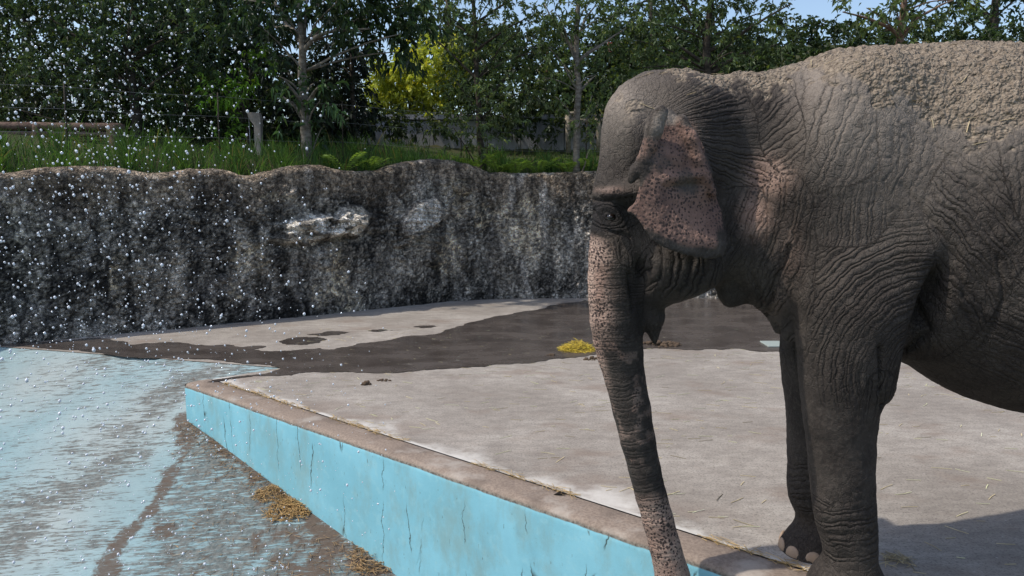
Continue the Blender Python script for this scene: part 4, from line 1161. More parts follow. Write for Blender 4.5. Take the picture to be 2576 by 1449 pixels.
# ---- trees standing right behind the rim
tree('leafy_tree', 'grey green leafy tree with dark leaning stem behind the log rail', 'tree', 12.2, [(338, 370), (345, 300), (335, 230), (322, 150), (330, 60), (345, -80)], .085,
     [[(335, 230), (270, 150), (190, 90), (120, 40)], [(325, 160), (420, 90), (500, 20)], [(338, 260), (400, 200), (470, 160)]],
     [(60, 60, 110), (180, 40, 120), (300, 30, 120), (420, 50, 110), (520, 60, 90), (300, 140, 90), (150, 160, 100), (430, 170, 75), (40, 190, 90), (220, 230, 70), (390, 250, 55, 1.4), (20, 270, 60), (520, 160, 60), (250, -70, 150), (80, -80, 140), (430, -70, 140), (400, 140, 40, 2.0), (200, 110, 40, 1.8)],
     (0.033, 0.052, 0.028), leaf=.085, asp=.34, dens=1.0, seed=1)
tree('pale_stem_tree', 'slender pale stemmed tree with spreading boughs and drooping glossy leaves', 'tree', 11.6, [(772, 400), (771, 330), (766, 250), (762, 180), (763, 112), (752, 40), (745, -90)], .085,
     [[(764, 128), (785, 100), (815, 84), (870, 76), (930, 72)], [(760, 110), (735, 75), (712, 50), (690, 0)], [(742, 80), (722, 66), (700, 72), (680, 60)], [(763, 115), (768, 60), (775, 0)], [(770, 275), (745, 245), (715, 200)], [(771, 300), (735, 260), (690, 235)], [(772, 260), (785, 235), (800, 220)]],
     [(890, 25, 90), (970, 40, 85), (1030, 10, 75), (965, 100, 55), (1010, 85, 45), (930, 80, 50), (850, 0, 80), (690, 5, 80, .8), (630, 50, 70, .7), (600, 0, 80, .7), (780, -50, 110), (950, -60, 120), (1010, 130, 20), (720, 245, 32, 1.3), (805, 250, 40, 1.5), (700, 190, 34, 1.1), (790, 210, 30), (810, 320, 34, .9)],
     (0.020, 0.038, 0.017), m_bark, leaf=.125, asp=.33, dens=1.15, droop=.5, seed=2)
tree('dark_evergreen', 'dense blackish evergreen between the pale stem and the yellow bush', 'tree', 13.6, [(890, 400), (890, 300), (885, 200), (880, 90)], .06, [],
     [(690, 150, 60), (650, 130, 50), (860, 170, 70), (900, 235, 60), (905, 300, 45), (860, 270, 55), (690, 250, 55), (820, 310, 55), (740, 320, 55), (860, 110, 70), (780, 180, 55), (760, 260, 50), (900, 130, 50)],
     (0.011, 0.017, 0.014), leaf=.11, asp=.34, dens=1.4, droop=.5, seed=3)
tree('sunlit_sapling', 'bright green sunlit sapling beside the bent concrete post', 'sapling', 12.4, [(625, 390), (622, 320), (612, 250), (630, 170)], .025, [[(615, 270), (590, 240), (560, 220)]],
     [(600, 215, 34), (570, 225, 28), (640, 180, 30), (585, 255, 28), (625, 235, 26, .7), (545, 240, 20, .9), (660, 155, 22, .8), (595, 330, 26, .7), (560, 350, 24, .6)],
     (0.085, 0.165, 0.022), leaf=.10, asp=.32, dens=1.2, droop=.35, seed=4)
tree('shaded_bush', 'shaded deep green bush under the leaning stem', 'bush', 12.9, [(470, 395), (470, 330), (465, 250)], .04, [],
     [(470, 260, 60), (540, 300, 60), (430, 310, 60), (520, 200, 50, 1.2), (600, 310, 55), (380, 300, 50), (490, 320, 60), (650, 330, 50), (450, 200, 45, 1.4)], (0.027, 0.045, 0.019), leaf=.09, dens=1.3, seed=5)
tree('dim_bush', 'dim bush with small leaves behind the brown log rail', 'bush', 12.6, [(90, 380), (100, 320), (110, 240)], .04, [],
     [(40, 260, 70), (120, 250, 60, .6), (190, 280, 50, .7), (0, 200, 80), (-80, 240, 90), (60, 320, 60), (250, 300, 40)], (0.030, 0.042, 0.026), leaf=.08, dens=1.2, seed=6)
tree('thin_tree', 'thin dark stemmed tree with sparse small leaves beside the concrete wall', 'tree', 12.9, [(1215, 395), (1207, 300), (1200, 200), (1195, 100), (1190, 0), (1188, -90)], .055,
     [[(1200, 200), (1150, 150), (1090, 90)], [(1197, 130), (1260, 80), (1340, 40)], [(1203, 260), (1260, 210), (1300, 160)], [(1192, 60), (1250, 20), (1330, -30)]],
     [(1120, 60, 60), (1230, 60, 65), (1180, 130, 60), (1265, 150, 60), (1150, 210, 50), (1250, 225, 60), (1200, 290, 60), (1280, 300, 50), (1140, 320, 45), (1225, 350, 50), (1310, 70, 60), (1090, 15, 55), (1340, 130, 45), (1180, -60, 110), (1320, 230, 45), (1240, -10, 50)],
     (0.048, 0.068, 0.030), leaf=.085, dens=.9, seed=7)
tree('light_bark_tree', 'light barked tree with forked boughs next to the brown pole', 'tree', 12.7, [(1450, 405), (1452, 330), (1456, 230), (1448, 160), (1450, 90), (1455, 20), (1462, -80)], .065,
     [[(1448, 135), (1420, 100), (1395, 60), (1370, 10)], [(1452, 155), (1495, 125), (1530, 100), (1575, 70)], [(1450, 95), (1470, 50), (1500, 10)], [(1455, 235), (1480, 210), (1500, 190)]],
     [(1395, 30, 65), (1480, 10, 65), (1545, 40, 50), (1420, 165, 40), (1492, 190, 45), (1400, 245, 45), (1505, 262, 45), (1360, 195, 40), (1470, 300, 36), (1430, 80, 45), (1520, 110, 40), (1440, -70, 110), (1490, 240, 40), (1380, 120, 40), (1500, 330, 30)],
     (0.056, 0.080, 0.033), m_bark, leaf=.085, dens=.9, seed=8)
tree('broad_tree', 'broad olive tree rising behind the dip of the elephant back', 'tree', 13.4, [(1785, 430), (1780, 180), (1776, 100), (1790, 0), (1796, -80)], .085,
     [[(1778, 130), (1850, 95), (1920, 50), (1990, 10)], [(1780, 165), (1730, 130), (1680, 100)], [(1780, 190), (1850, 140), (1910, 120)], [(1778, 90), (1740, 40), (1700, -20)]],
     [(1640, 60, 60), (1710, 35, 65), (1820, 30, 75), (1900, 55, 65), (1960, 110, 55), (1850, 130, 60), (1750, 115, 60), (1660, 135, 60), (1600, 100, 50), (1690, 190, 50), (1620, 170, 50), (1800, -60, 130), (1640, -40, 80), (1950, 20, 45)],
     (0.042, 0.062, 0.026), leaf=.095, dens=1.05, seed=9)
tree('red_stem_tree', 'reddish stemmed tree with long light leaves above the elephant back', 'tree', 14.0, [(2260, 200), (2264, 100), (2272, 30), (2285, -60)], .085,
     [[(2266, 95), (2240, 70), (2180, 45), (2120, 30)], [(2266, 100), (2300, 50), (2350, 20), (2400, 0)]],
     [(2180, 20, 60), (2250, 15, 55), (2335, 15, 60), (2225, 75, 34), (2310, 65, 36), (2400, 0, 45), (2290, 120, 40, 1.4), (2250, 130, 32, 1.5), (2270, -60, 120)],
     (0.062, 0.085, 0.030), bark_material('bark_red', (0.12, 0.075, 0.055), (0.24, 0.16, 0.115)), leaf=.14, asp=.28, dens=.75, seed=10)
# ---- shrubs of the terrace
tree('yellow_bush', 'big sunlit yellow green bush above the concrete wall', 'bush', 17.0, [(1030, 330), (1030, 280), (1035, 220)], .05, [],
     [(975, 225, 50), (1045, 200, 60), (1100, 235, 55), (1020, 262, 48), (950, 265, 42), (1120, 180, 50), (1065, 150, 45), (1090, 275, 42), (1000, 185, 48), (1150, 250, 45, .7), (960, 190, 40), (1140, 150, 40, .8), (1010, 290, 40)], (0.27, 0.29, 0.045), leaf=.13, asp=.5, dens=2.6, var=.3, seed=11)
tree('olive_bush', 'olive bush with yellowish tips behind the brown pole', 'bush', 17.6, [(1360, 330), (1360, 280), (1362, 220)], .05, [],
     [(1340, 220, 45), (1400, 230, 45, 1.3), (1360, 270, 40, 1.5), (1310, 260, 40), (1430, 270, 40, 1.2), (1390, 160, 45), (1470, 240, 40)], (0.075, 0.088, 0.026), leaf=.13, asp=.45, dens=1.5, seed=12)
tree('autumn_bush', 'yellow tinged bush beside the red pole', 'bush', 17.4, [(1540, 340), (1540, 280), (1542, 200)], .05, [],
     [(1520, 200, 45), (1570, 170, 45), (1500, 270, 40), (1560, 240, 45), (1620, 150, 50), (1540, 290, 40, 1.5), (1600, 220, 50)], (0.085, 0.09, 0.026), leaf=.12, asp=.45, dens=1.5, seed=13)
# ---- taller trees farther back
for k, (tx, ty, rr_, cm, lab) in enumerate([(60, 15.6, 1.0, .7, 'tall shadowy tree far back behind the dim bush'), (430, 15.8, 1.0, .8, 'tall shadowy tree far back behind the leaning stem'),
                                  (560, 16.8, 1.0, .6, 'tall dark tree far back behind the pale stem'), (1130, 21, .8, 1.5, 'hazy green tree far back above the yellow bush'), (1640, 22, .7, 1.3, 'hazy green tree far back above the autumn bush')]):
    h0 = -60 if k < 3 else 30
    cl_ = [(tx + dx, h0 + dy, 95 * rr_) for dx in (-130, 0, 130) for dy in (0, 110, 220)] if k < 3 else [(tx + dx, 40 + dy, 60, 1) for dx in (-80, 0, 90) for dy in (0, 70, 130)]
    tree('background_tree', lab, 'tree', ty, [(tx, 330), (tx + 8, 150), (tx - 4, h0 - 30)], .13, [], cl_, np.array((0.022, 0.034, 0.018)) * cm * 1.3, leaf=.17, asp=.42, dens=1.25, yspread=.9, seed=20 + k)
tree('far_tree', 'dark spreading tree on the far hill against the sky', 'tree', 26, [(2492, 110), (2500, 50), (2508, -30)], .22, [[(2498, 60), (2470, 30), (2440, 10)]],
     [(2440, -5, 45), (2500, -15, 45), (2555, 5, 40), (2400, 12, 26), (2580, -20, 50), (2350, -10, 40)], (0.02, 0.035, 0.018), leaf=.2, asp=.45, dens=1.0, seed=30)
# ---- hedge on the hill at the right
def hedge(name, label, Y0, pxs, tops, bot, colr, leaf, dens, seed, yd=1.2):
    rr = np.random.default_rng(seed)
    cl_ = []
    for px, tp in zip(pxs, tops):
        for py in np.arange(tp + 22, bot, 34):
            yy = Y0 - (py - tp) / 150 * 1.5 + rr.uniform(-.3, .3)
            cl_.append((on_y(px + rr.uniform(-12, 12), py, yy), 34 * yy / F * rr.uniform(.85, 1.2), rr.uniform(.7, 1.35)))
    c0 = cl_[len(cl_) // 2][0]
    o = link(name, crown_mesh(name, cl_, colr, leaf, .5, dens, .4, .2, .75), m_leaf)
    return tag(o, label, 'hedge')
hedge('clipped_hedge', 'long dark clipped hedge along the hill behind the elephant', 17.5, np.arange(1170, 2760, 46), np.interp(np.arange(1170, 2760, 46), [1170, 1250, 1480, 1700, 2000, 2300, 2760], [75, 62, 70, 74, 64, 56, 52]), 290, (0.024, 0.038, 0.016), .13, 1.5, 51)
hedge('ivy_hedge', 'low ivy draped over the grey concrete wall', 15.9, np.arange(880, 1500, 40), np.interp(np.arange(880, 1500, 40), [880, 1100, 1150, 1500], [284, 288, 296, 290]), 316, (0.034, 0.05, 0.022), .10, 1.3, 52)

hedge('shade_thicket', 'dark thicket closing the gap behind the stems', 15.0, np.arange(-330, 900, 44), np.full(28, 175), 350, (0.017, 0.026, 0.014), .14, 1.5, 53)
# ---- low concrete retaining wall, rails and poles behind the trees
def concrete(name, c1, c2):
    g = G(name); co = g.co(); n = g.noise(g.map(co, (1, 1, .4)), 3, 6, .65); n2 = g.noise(co, 40, 4, .7)
    return g.set(col=g.mix(g.ramp(g.mth('ADD', g.mth('MULTIPLY', n, .7), g.mth('MULTIPLY', n2, .3)), .35, .65), c1, c2), rough=.9, nrm=g.bump(n2, .4, .01), spec=.2)
m_conc = concrete('grey_concrete', (0.24, 0.24, 0.25), (0.46, 0.46, 0.47))
m_post = concrete('post_concrete', (0.19, 0.165, 0.14), (0.32, 0.28, 0.24))
m_log = bark_material('log_concrete', (0.085, 0.055, 0.045), (0.17, 0.115, 0.09))
x0, z1 = on_y(870, 300, 16.2)[0], on_y(1000, 297, 16.2)[2]; x1 = on_y(1530, 300, 16.2)[0]
mb = MB(); npan = 6
root = empty('retaining_wall', ((x0 + x1) / 2, 16.3, 2.5)); inv = Matrix.Translation(-root.location)
w_ = (x1 - x0) / npan
for k in range(npan):
    V, Fc = box((x0 + w_ * (k + .5), 16.3, (2.3 + z1) / 2 - .03), (w_ / 2 - .008, .1, (z1 - 2.3) / 2 - .03))
    o = link('panel', make_mesh('panel', V, Fc, False), m_conc, root); o.matrix_parent_inverse = inv
V, Fc = box(((x0 + x1) / 2, 16.3, z1 + .02), ((x1 - x0) / 2 + .05, .14, .05)); o = link('coping', make_mesh('coping', V, Fc, False), m_conc, root); o.matrix_parent_inverse = inv
tag(root, 'low grey concrete wall behind the thin tree', 'wall')
def gz(x, y): return float(bank_z(np.array(float(x)), np.array(float(y))))
# bent concrete post
Yp = 11.9; pb = on_y(651, 390, Yp); pt = on_y(650, 290, Yp); pa = on_y(624, 284, Yp)
root = empty('bent_post', (pb[0], Yp, gz(pb[0], Yp))); inv = Matrix.Translation(-root.location)
mb = MB()
hw = .052
P6 = np.array([[pb[0] - hw, gz(pb[0], Yp) - .1], [pb[0] + hw, gz(pb[0], Yp) - .1], [pt[0] + hw, pt[2] - .04], [pt[0] + hw * .5, pt[2] + .04], [pa[0], pa[2]], [pa[0] + .02, pa[2] - .09], [pt[0] - hw, pt[2] - .15]])
n6 = len(P6)
V = np.concatenate([np.stack([P6[:, 0], np.full(n6, Yp - .055), P6[:, 1]], 1), np.stack([P6[:, 0], np.full(n6, Yp + .055), P6[:, 1]], 1)])
bm = bmesh.new(); vs = [bm.verts.new(p) for p in V]
bm.faces.new(vs[:n6]); bm.faces.new(vs[n6:][::-1])
for k in range(n6): bm.faces.new([vs[k], vs[n6 + k], vs[n6 + (k + 1) % n6], vs[(k + 1) % n6]])
bmesh.ops.bevel(bm, geom=list(bm.edges), offset=.008, segments=1, affect='EDGES'); bmesh.ops.recalc_face_normals(bm, faces=bm.faces)
me = bpy.data.meshes.new('post'); bm.to_mesh(me); bm.free()
o = link('post', me, m_post, root); o.matrix_parent_inverse = inv
g = G('wire_steel'); m_wire = g.set(col=(0.25, 0.25, 0.26), rough=.5, met=.7)
o = link('hanging_wire', MB().add(*tube([pa + [0.01, 0, -.05], pa + [.012, 0, -.4], pa + [.0, 0, -.75]], .007, 5)).mesh('wire'), m_wire, root); o.matrix_parent_inverse = inv
tag(root, 'concrete post with bent arm standing in the tall grass', 'post')
# log rail
Yl = 11.4
root = empty('log_rail', (on_y(190, 340, Yl)[0], Yl, gz(on_y(190, 340, Yl)[0], Yl))); inv = Matrix.Translation(-root.location)
def lg(name, a, b, r, y0=Yl, y1=Yl, taper=1.0):
    p = on_y(*a, y0); q = on_y(*b, y1)
    pth = np.linspace(p, q, 9); rr = np.linspace(r, r * taper, 9) * (1 + .08 * fbm(pth, 5, 2, 3)); 
    pth = np.concatenate([pth[:1] - (pth[1] - pth[0]) * .12, pth, pth[-1:] + (pth[-1] - pth[-2]) * .12]); rr = np.concatenate([[r * .6], rr, [r * taper * .6]])
    o = link(name, MB().add(*tube(pth, rr, 14)).mesh(name), m_log, root); o.matrix_parent_inverse = inv
lg('rail', (-60, 316), (280, 320), .062); lg('rail', (-60, 336), (270, 338), .04)
lg('upright', (291, 312), (293, 420), .125, taper=1.05); lg('upright', (96, 312), (98, 420), .08); lg('upright', (-60, 312), (-58, 420), .1)
tag(root, 'brown log style rail with a thick round post', 'fence')
# wooden rail by the light barked tree
m_wood = bark_material('rail_wood', (0.20, 0.165, 0.12), (0.36, 0.31, 0.24))
Yr = 15.4; root = empty('wooden_fence', (on_y(1480, 340, Yr)[0], Yr, gz(on_y(1480, 340, Yr)[0], Yr))); inv = Matrix.Translation(-root.location)
def wd(name, a, b, r):
    o = link(name, MB().add(*tube([on_y(*a, Yr), (on_y(*a, Yr) + on_y(*b, Yr)) / 2, on_y(*b, Yr)], r, 8)).mesh(name), m_wood, root); o.matrix_parent_inverse = inv
wd('rail', (1418, 303), (1640, 306), .045); wd('rail', (1425, 285), (1460, 284), .03)
for px in (1428, 1505, 1580): wd('upright', (px, 288), (px + 2, 385), .055)
tag(root, 'pale wooden rail fence behind the light barked tree', 'fence')
g = G('rusty_pole'); m_rust = g.set(col=(0.20, 0.10, 0.05), rough=.7)
g = G('red_paint'); co = g.co(); m_red = g.set(col=g.mix(g.ramp(g.noise(co, 14, 3), .45, .6), (0.42, 0.10, 0.05), (0.35, 0.22, 0.17)), rough=.6)
def pole(name, label, px0, py0, px1, py1, Y, r, mat, arm=None):
    a = on_y(px0, py0, Y); b = on_y(px1, py1, Y); b[2] = min(b[2], gz(b[0], Y)) - .05
    root = empty(name, (b[0], Y, b[2])); inv = Matrix.Translation(-root.location)
    o = link('shaft', MB().add(*tube([b, (a + b) / 2, a], r, 10)).mesh('shaft'), mat, root); o.matrix_parent_inverse = inv
    V, Fc = box(a + [0, 0, .02], (r * 1.3, r * 1.3, .025)); o = link('cap', make_mesh('cap', V, Fc, False), mat, root); o.matrix_parent_inverse = inv
    if arm:
        o = link('cross_bar', MB().add(*tube([on_y(*arm[0], Y), a, on_y(*arm[1], Y)], .014, 6)).mesh('bar'), m_wire, root); o.matrix_parent_inverse = inv
    tag(root, label, 'pole')
pole('brown_pole', 'thin brown pole with a wire across its top', 1378, 120, 1369, 300, 16.9, .026, m_rust, ((1310, 119), (1502, 114)))
pole('red_pole', 'thin red pole beside the yellow tinged bush', 1534, 112, 1533, 300, 16.9, .036, m_red)
# wire fence along the rim
root = empty('wire_fence', (0, 13.0, 2.1)); inv = Matrix.Translation(-root.location)
fp = []
for s0 in np.arange(2.0, cl[-1] - 2, 1.9):
    p = wall_at(np.array([s0]))[0]; k = min(int(s0 / step), ns - 1); p = p - nrm2[k] * .85
    zz = gz(*p); fp.append(np.array([p[0], p[1], zz]))
    o = link('post', MB().add(*tube([[p[0], p[1], zz - .1], [p[0], p[1], zz + .5], [p[0] + .01, p[1], zz + .98]], .010, 6)).mesh('post'), m_barkd, root); o.matrix_parent_inverse = inv
for hh in (.35, .65, .93):
    pth = []
    for a, b in zip(fp[:-1], fp[1:]):
        for t in (0, .5): pth.append(a * (1 - t) + b * t + [0, 0, hh - (.02 if t else 0)])
    o = link('wire', MB().add(*tube(np.array(pth), .0016, 4)).mesh('wire'), m_wire, root); o.matrix_parent_inverse = inv
tag(root, 'wire fence on thin dark posts in the grass above the rim', 'fence')

# ---- tall grass and ferns on the rim
def blades(n, smin_, smax_, off0, off1, l0, l1, w, colr, seed):
    rr = np.random.default_rng(seed)
    s0 = rr.uniform(smin_, smax_, n); off = off0 + (off1 - off0) * rr.random(n) ** 1.3
    # tufts
    s0 = s0 + .12 * np.sin(s0 * 9) ; dn = fbm(np.stack([s0, off, s0 * 0], 1), 1.6, 3, seed)
    p = wall_at(s0); k = np.clip((s0 / step).astype(int), 0, ns - 1); p = p - nrm2[k] * off[:, None]
    rimz = np.interp(s0, sv, rim)
    z = np.where(off < .42, rimz - .12, np.maximum(bank_z(p[:, 0], p[:, 1]), rimz - .12 - (off - .42) * .4)) - .03
    L = rr.uniform(l0, l1, n) * (1 + .45 * dn) * np.where(p[:, 0] > -2.2, .8, 1.0)
    az = rr.uniform(0, 2 * math.pi, n); lean = rr.uniform(.1, .75, n)
    dirv = np.stack([np.cos(az), np.sin(az), 0 * az], 1); sid = np.stack([-np.sin(az), np.cos(az), 0 * az], 1)
    fa = rr.random(n)[:, None] * 1.0
    sid = sid * .4 + np.array([1, 0, 0]) * .6
    V = []
    for t, ww in ((0, 1), (.4, .95), (.75, .65), (1.0, .05)):
        c0 = np.stack([p[:, 0], p[:, 1], z], 1) + dirv * (lean * L * t ** 2)[:, None] + np.array([0, 0, 1]) * (L * (t - .42 * lean * t ** 2.4))[:, None]
        h_ = (w * rr.uniform(.7, 1.3, n) * ww / 2)[:, None] if t == 0 else (w * ww / 2)
        V += [c0 - sid * h_, c0 + sid * h_]
    V = np.stack(V, 1)
    kk = np.arange(n)[:, None] * 8
    Fc = np.concatenate([kk + q for q in ([0, 1, 3, 2], [2, 3, 5, 4], [4, 5, 7, 6])])
    cc = np.clip(np.array(colr) * (1 + .35 * rr.normal(size=(n, 1))), .006, .5)
    dry = rr.random((n, 1)) < .05
    cc = np.where(dry, np.array([.22, .18, .08]), cc)
    return V.reshape(-1, 3), Fc, np.repeat(cc, 8, 0)
a1 = blades(15000, .5, cl[-1] - 1, .40, 1.3, .26, .54, .013, (0.072, 0.14, 0.045), 71)
a3 = blades(6000, 7.0, cl[-1] - 1, 1.0, 4.2, .14, .36, .013, (0.06, 0.105, 0.035), 73)
a2 = blades(4000, .5, cl[-1] - 1, .34, .7, .12, .30, .014, (0.10, 0.19, 0.04), 72)
V = np.concatenate([a1[0], a2[0], a3[0]]); Fc = np.concatenate([a1[1], a2[1] + len(a1[0]), a3[1] + len(a1[0]) + len(a2[0])])
me = make_mesh('tall_grass', V, Fc, False); set_col(me, np.concatenate([a1[2], a2[2], a3[2]]))
tag(link('tall_grass', me, m_grass), 'tall green grass growing along the top of the rock wall', 'grass', kind='stuff')
def fern(seed, size, colr, root):
    rr = np.random.default_rng(seed)
    nf = int(rr.integers(7, 10))
    for k in range(nf):
        az = k * 2 * math.pi / nf + rr.uniform(-.3, .3); L = size * rr.uniform(.75, 1.15); up = rr.uniform(1.1, 1.7)
        Pb, D, S, C = [], [], [], []
        for t in np.linspace(.12, 1, 13):
            c0 = np.array([math.cos(az) * L * t, math.sin(az) * L * t, L * up * .75 * (t - .45 * t ** 2)])
            for sgn in (-1, 1):
                d = np.array([-math.sin(az) * sgn, math.cos(az) * sgn, .12]) + np.array([math.cos(az), math.sin(az), 0]) * .45
                Pb.append(c0); D.append(d); S.append(size * .24 * math.sin(math.pi * min(1, .12 + .88 * (1 - t) ** .8)) + .012); C.append(np.array(colr) * rr.uniform(.7, 1.25))
        V, Fc, Cc = leaf_geo(np.array(Pb), np.array(D), np.array(S), .26, np.array(C), .1)
        tt = np.linspace(0, 1, 7); st = np.stack([math.cos(az) * L * tt, math.sin(az) * L * tt, L * up * .75 * (tt - .45 * tt ** 2)], 1)
        sV, sF = tube(st, np.linspace(.004, .0015, 7), 4, False); sF = np.concatenate([sF[:, [0, 1, 2]], sF[:, [0, 2, 3]]])
        me = make_mesh('frond', np.concatenate([V, sV]), np.concatenate([Fc, sF + len(V)]), False); set_col(me, np.concatenate([Cc, np.tile(np.array(colr) * .7, (len(sV), 1))]))
        link('frond', me, m_grass, root)
for k, (px, off, sz) in enumerate([(888, .30, .42), (1262, .34, .44), (1305, .36, .40), (1360, .40, .38), (1440, .36, .36), (1484, .34, .44), (1215, .5, .40), (960, .40, .34)]):
    pw = wall_at(sv); pu = CX + F * pw[:, 0] / (pw[:, 1] * cP - (2.0 - H) * sP)
    i = int(np.argmin(abs(pu - px))); p = base[i] - nrm2[i] * off
    o = empty('fern', (p[0], p[1], rim[i] - .03)); fern(300 + k, sz, (0.19, 0.29, 0.055), o)
    tag(o, 'bright green fern growing on the rim of the rock wall', 'fern', 'ferns on the rim')

# ================================================================ SMALL THINGS ON THE GROUND
g = G('straw'); co = g.co(); a = g.attr(); m_straw = g.set(col=g.mix(1.0, a.outputs[0], g.mix(g.noise(co, 20, 2), (.7, .7, .7), (1.2, 1.2, 1.2)), 'MULTIPLY'), rough=.6, spec=.3)
def straws(P, L, r, az, tilt, colr, seed, curve=.08):
    """thin three-sided stalks; P centre points"""
    rr = np.random.default_rng(seed); n = len(P)
    d = np.stack([np.cos(az) * np.cos(tilt), np.sin(az) * np.cos(tilt), np.sin(tilt)], 1)
    s_ = np.stack([-np.sin(az), np.cos(az), 0 * az], 1); up = np.cross(d, s_)
    bend = rr.normal(size=n) * curve
    V = []
    for t in (-.5, 0, .5):
        c0 = P + d * (L * t)[:, None] + s_ * (bend * L * (.25 - t * t) * 2)[:, None]
        for a in (0, 2.09, 4.19): V.append(c0 + r * (math.cos(a) * s_ + .45 * math.sin(a) * up))
    V = np.stack(V, 1); k = np.arange(n)[:, None] * 9
    F_ = []
    for i in (0, 3):
        for j in range(3): F_.append(k + [i + j, i + (j + 1) % 3, i + 3 + (j + 1) % 3, i + 3 + j])
    cc = np.clip(np.array(colr) * (1 + .25 * rr.normal(size=(n, 1))), .03, .8)
    return V.reshape(-1, 3), np.concatenate(F_), np.repeat(cc, 9, 0)
def straw_obj(name, parts, parent=None):
    V, F_, C_2, nb = [], [], [], 0
    for v_, f_, c_ in parts: V.append(v_); F_.append(f_ + nb); C_2.append(c_); nb += len(v_)
    me = make_mesh(name, np.concatenate(V), np.concatenate(F_), False); set_col(me, np.concatenate(C_2))
    return link(name, me, m_straw, parent)
STRAW = (0.80, 0.66, 0.38); BROWN = (0.26, 0.16, 0.07)
rr = np.random.default_rng(5)
# scattered over the slab
n = 1500
pts = np.stack([rr.uniform(-2.5, 4.2, n), rr.uniform(1.5, 9.5, n)], 1)
okp = ((pts - C_[:2]) @ nK[:2] > KW + .02) & (np.abs(pts[:, 0]) < pts[:, 1] + 1)
okp &= rr.random(n) < .35 + .65 * sstep(-.2, .3, fbm(np.c_[pts, pts[:, :1] * 0], 1.1, 3, 8))
pts = pts[okp]; n = len(pts)
p1 = straws(np.c_[pts, np.full(n, .004)], rr.uniform(.03, .13, n), .0026, rr.normal(0, .55, n), rr.normal(0, .03, n), STRAW, 1)
# caught along the joint
n = 900; t = rr.random(n) ** 1.2 * 7.2; dens = fbm(np.c_[t, t * 0, t * 0], 1.3, 3, 12); t = t[dens > -.15]; n = len(t)
P3 = K0 + dK * t[:, None] + nK * (rr.normal(0, .018, n) - .004)[:, None]; P3[:, 2] = .004 + rr.random(n) * .008
p2 = straws(P3, rr.uniform(.03, .10, n), .002, math.atan2(dK[1], dK[0]) + rr.normal(0, .5, n), rr.normal(0, .05, n), (0.50, 0.35, 0.16), 2)
tag(straw_obj('scattered_straw', [p1, p2]), 'bits of straw scattered over the concrete slab and its joint', 'straw', kind='stuff')
nb_ = len(BACK_P); az_ = rr.uniform(0, 6.3, nb_); tdir = np.stack([np.cos(az_), 0 * az_, np.sin(az_) * .4], 1); tdir -= BACK_N * (tdir * BACK_N).sum(1)[:, None]; tdir = unit(tdir)
pb_ = straws(BACK_P + BACK_N * .003, rr.uniform(.03, .08, nb_), .0022, np.arctan2(tdir[:, 1], tdir[:, 0]), np.arcsin(np.clip(tdir[:, 2], -1, 1)), (0.5, 0.4, 0.24), 6)
tag(straw_obj('straw_on_back', [pb_]), 'bits of straw lying on the muddy elephant back', 'straw', kind='stuff')
# litter along the foot of the kerb in the pool
n = 2600; t = rr.random(n) * 7.5; d0 = np.abs(rr.normal(0, .09, n)) + .004
lump = sstep(-.35, .35, fbm(np.c_[t * 1.0, d0, t * 0], 1.9, 3, 14)); keep = rr.random(n) < lump; t, d0 = t[keep], d0[keep]; n = len(t)
P3 = C_ + dK * t[:, None] - nK * d0[:, None]
P3[:, 2] = pool_z(P3[:, 0], P3[:, 1]) + .004 + rr.random(n) * .012
p3 = straws(P3, rr.uniform(.015, .07, n), .0022, rr.uniform(0, 6.3, n), rr.normal(0, .15, n), (0.25, 0.15, 0.07), 3)
n = 420; q = [on_pool(rr.uniform(430, 1150), rr.uniform(1100, 1449)) for _ in range(n)]
q = np.array([w for w in q if (w[:2] - C_[:2]) @ nK[:2] < -.05]); n = len(q); q[:, 2] += .004
p4 = straws(q, rr.uniform(.02, .10, n), .0022, rr.uniform(0, 6.3, n), rr.normal(0, .08, n), (0.28, 0.19, 0.10), 4)
tag(straw_obj('pool_litter', [p3, p4]), 'brown straw litter washed against the foot of the blue kerb', 'litter', kind='stuff')
def heap(name, label, cat, c, rx, ry, h, n, colr, seed, L=(.04, .13), group=None):
    r2 = np.random.default_rng(seed); rad = np.sqrt(r2.random(n)); a = r2.uniform(0, 6.28, n)
    Pq = np.stack([c[0] + rx * rad * np.cos(a), c[1] + ry * rad * np.sin(a), np.zeros(n)], 1)
    hh = h * np.clip(1 - rad ** 1.6, 0, 1) * r2.random(n) + .003
    base_z = np.array([c[2]] * n) if abs(c[2]) < .02 else pool_z(Pq[:, 0], Pq[:, 1])
    Pq[:, 2] = base_z + hh
    o = straw_obj(name, [straws(Pq, r2.uniform(*L, n), .0028, r2.uniform(0, 6.3, n), r2.normal(0, .35, n) * (1 - rad), colr, seed, .25)])
    return tag(o, label, cat, group)
c = on_z(1452, 880); heap('hay_clump', 'bright yellow hay clump on the wet floor', 'hay', c, .21, .17, .12, 520, (0.62, 0.46, 0.06), 31)
c = on_pool(735, 1278); heap('straw_pile', 'largest brown straw pile at the foot of the blue kerb', 'straw', c, .20, .12, .030, 420, (0.40, 0.25, 0.10), 32)
c = on_pool(685, 1240); heap('straw_pile', 'smaller straw pile just beyond the largest one at the kerb foot', 'straw', c, .15, .09, .022, 200, (0.36, 0.23, 0.10), 33)
c = on_pool(950, 1400); heap('straw_pile', 'loose straw pile at the kerb foot where the pool is deepest', 'straw', c, .22, .13, .022, 200, (0.33, 0.21, 0.10), 34)
c = on_z(2258, 1413); c[2] = 0; heap('straw_tuft', 'small straw tuft on the slab beside the front foot', 'straw', c, .07, .06, .03, 40, (0.42, 0.34, 0.2), 35)
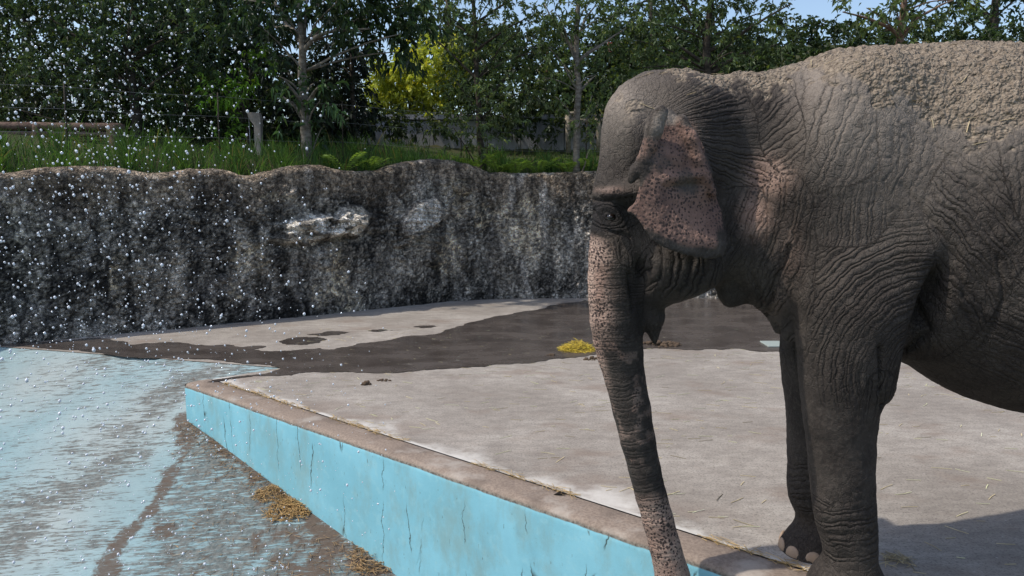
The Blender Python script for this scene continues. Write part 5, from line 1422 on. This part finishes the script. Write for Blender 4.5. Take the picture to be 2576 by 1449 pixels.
# dung: crumbly lumps
g = G('dung'); co = g.co(); nn = g.noise(co, 60, 4, .7); m_dung = g.set(col=g.mix(nn, (0.045, 0.028, 0.018), (0.13, 0.085, 0.05)), rough=.9, nrm=g.bump(nn, .7, .01))
def dung(label, c, rx, ry, h, n, seed):
    r2 = np.random.default_rng(seed); mb = MB()
    for k in range(n):
        rad = math.sqrt(r2.random()); a = r2.uniform(0, 6.28); s0 = h * r2.uniform(.25, .6) * (1.1 - .6 * rad)
        th = np.linspace(0, math.pi, 6); ph = np.linspace(0, 2 * math.pi, 8, endpoint=False); TH, PH = np.meshgrid(th, ph, indexing='ij')
        V = np.stack([np.sin(TH) * np.cos(PH), np.sin(TH) * np.sin(PH), np.cos(TH)], -1).reshape(-1, 3)
        V = V * (1 + .35 * vnoise(V * 2 + k * 7.1, seed))[:, None] * s0 * np.array([1.2, 1, .8])
        V += [c[0] + rx * rad * math.cos(a), c[1] + ry * rad * math.sin(a), .3 * s0 + (h * .6 * (1 - rad) * r2.random())]
        mb.add(V, grid_faces(6, 8, True)[:, ::-1])
    tag(link('dung_pile', mb.mesh('dung_pile'), m_dung), label, 'dung')
dung('widest crumbly brown dung pile at the edge of the wet floor', on_z(1662, 868), .26, .14, .075, 46, 1)
dung('flat dung crumbs beside the yellow hay clump', on_z(1492, 904), .13, .06, .035, 22, 2)
dung('single dark dung lump out on the pale slab', on_z(922, 968), .045, .03, .05, 9, 3)
dung('thin dung crumbs behind the single dark lump', on_z(968, 958), .07, .03, .03, 16, 4)
dung('tiny dung crumb at the edge of the wet floor', on_z(1385, 895), .05, .04, .04, 7, 5)
# fallen leaf on the kerb, flat plate in the floor
c = on_z(1405, 1247); V, Fc, Cc = leaf_geo(np.array([[c[0] - .03, c[1], .006]]), np.array([[1., .15, .05]]), np.array([.085]), .35, np.array([[.03, .022, .018]]), .05)
me = make_mesh('fallen_leaf', np.concatenate([V, V - [0, 0, .002]]), np.concatenate([Fc, Fc[:, ::-1] + 4]), False); set_col(me, np.concatenate([Cc, Cc]))
tag(link('fallen_leaf', me, m_leaf), 'single dark fallen leaf on the kerb', 'leaf')
c = on_z(1958, 868); bm = bmesh.new(); bmesh.ops.create_cube(bm, size=1, matrix=Matrix.Translation((c[0], c[1], .012)) @ Matrix.Diagonal((.34, .30, .018, 1)))
bmesh.ops.bevel(bm, geom=list(bm.edges), offset=.005, segments=1, affect='EDGES'); me = bpy.data.meshes.new('drain_cover'); bm.to_mesh(me); bm.free()
g = G('cover_plate'); m_pl = g.set(col=(0.30, 0.34, 0.31), rough=.6)
tag(link('drain_cover', me, m_pl), 'pale flat cover plate on the wet floor', 'cover')

# ================================================================ WATER SPRAY
bm = bmesh.new(); bmesh.ops.create_icosphere(bm, subdivisions=1, radius=1.0)
bm.verts.ensure_lookup_table(); iv = np.array([v.co[:] for v in bm.verts]); fi = np.array([[v.index for v in f.verts] for f in bm.faces]); bm.free()
r2 = np.random.default_rng(99); n = 6000
Xd = np.where(r2.random(n) < .75, r2.normal(-1.72, .40, n), r2.normal(-1.55, .75, n)); Yd = np.clip(r2.normal(3.3, .5, n), 2.1, 5.0); Zd = r2.uniform(-1.2, 3.2, n)
Xd -= .10 * (Zd - 1)
Xd += .25 * vnoise(np.c_[Xd, Yd, Zd] * 1.5, 4)
keep = (Zd > pool_z(Xd, Yd) + .05) & (r2.random(n) < np.where(Zd < .6, .62, 1.0)) & (Xd < -.65)
Pd = np.c_[Xd, Yd, Zd][keep]; n = len(Pd)
rad = .0016 + .0050 * r2.random(n) ** 2.4
el_ = np.stack([np.ones(n), np.ones(n), r2.uniform(1.0, 1.35, n)], 1)
V = Pd[:, None] + iv[None] * (rad[:, None] * el_)[:, None, :]
Fd = (fi[None] + (np.arange(n) * len(iv))[:, None, None]).reshape(-1, 3)
me = make_mesh('water_spray', V.reshape(-1, 3), Fd)
g = G('water_drop'); g.set(col=(0.93, 0.95, 1.0), rough=.12, spec=.6); g.put(g.b, 'Transmission Weight', .25)
tag(link('water_spray', me, g.m), 'falling white water drops over the pool ramp', 'water', kind='stuff')
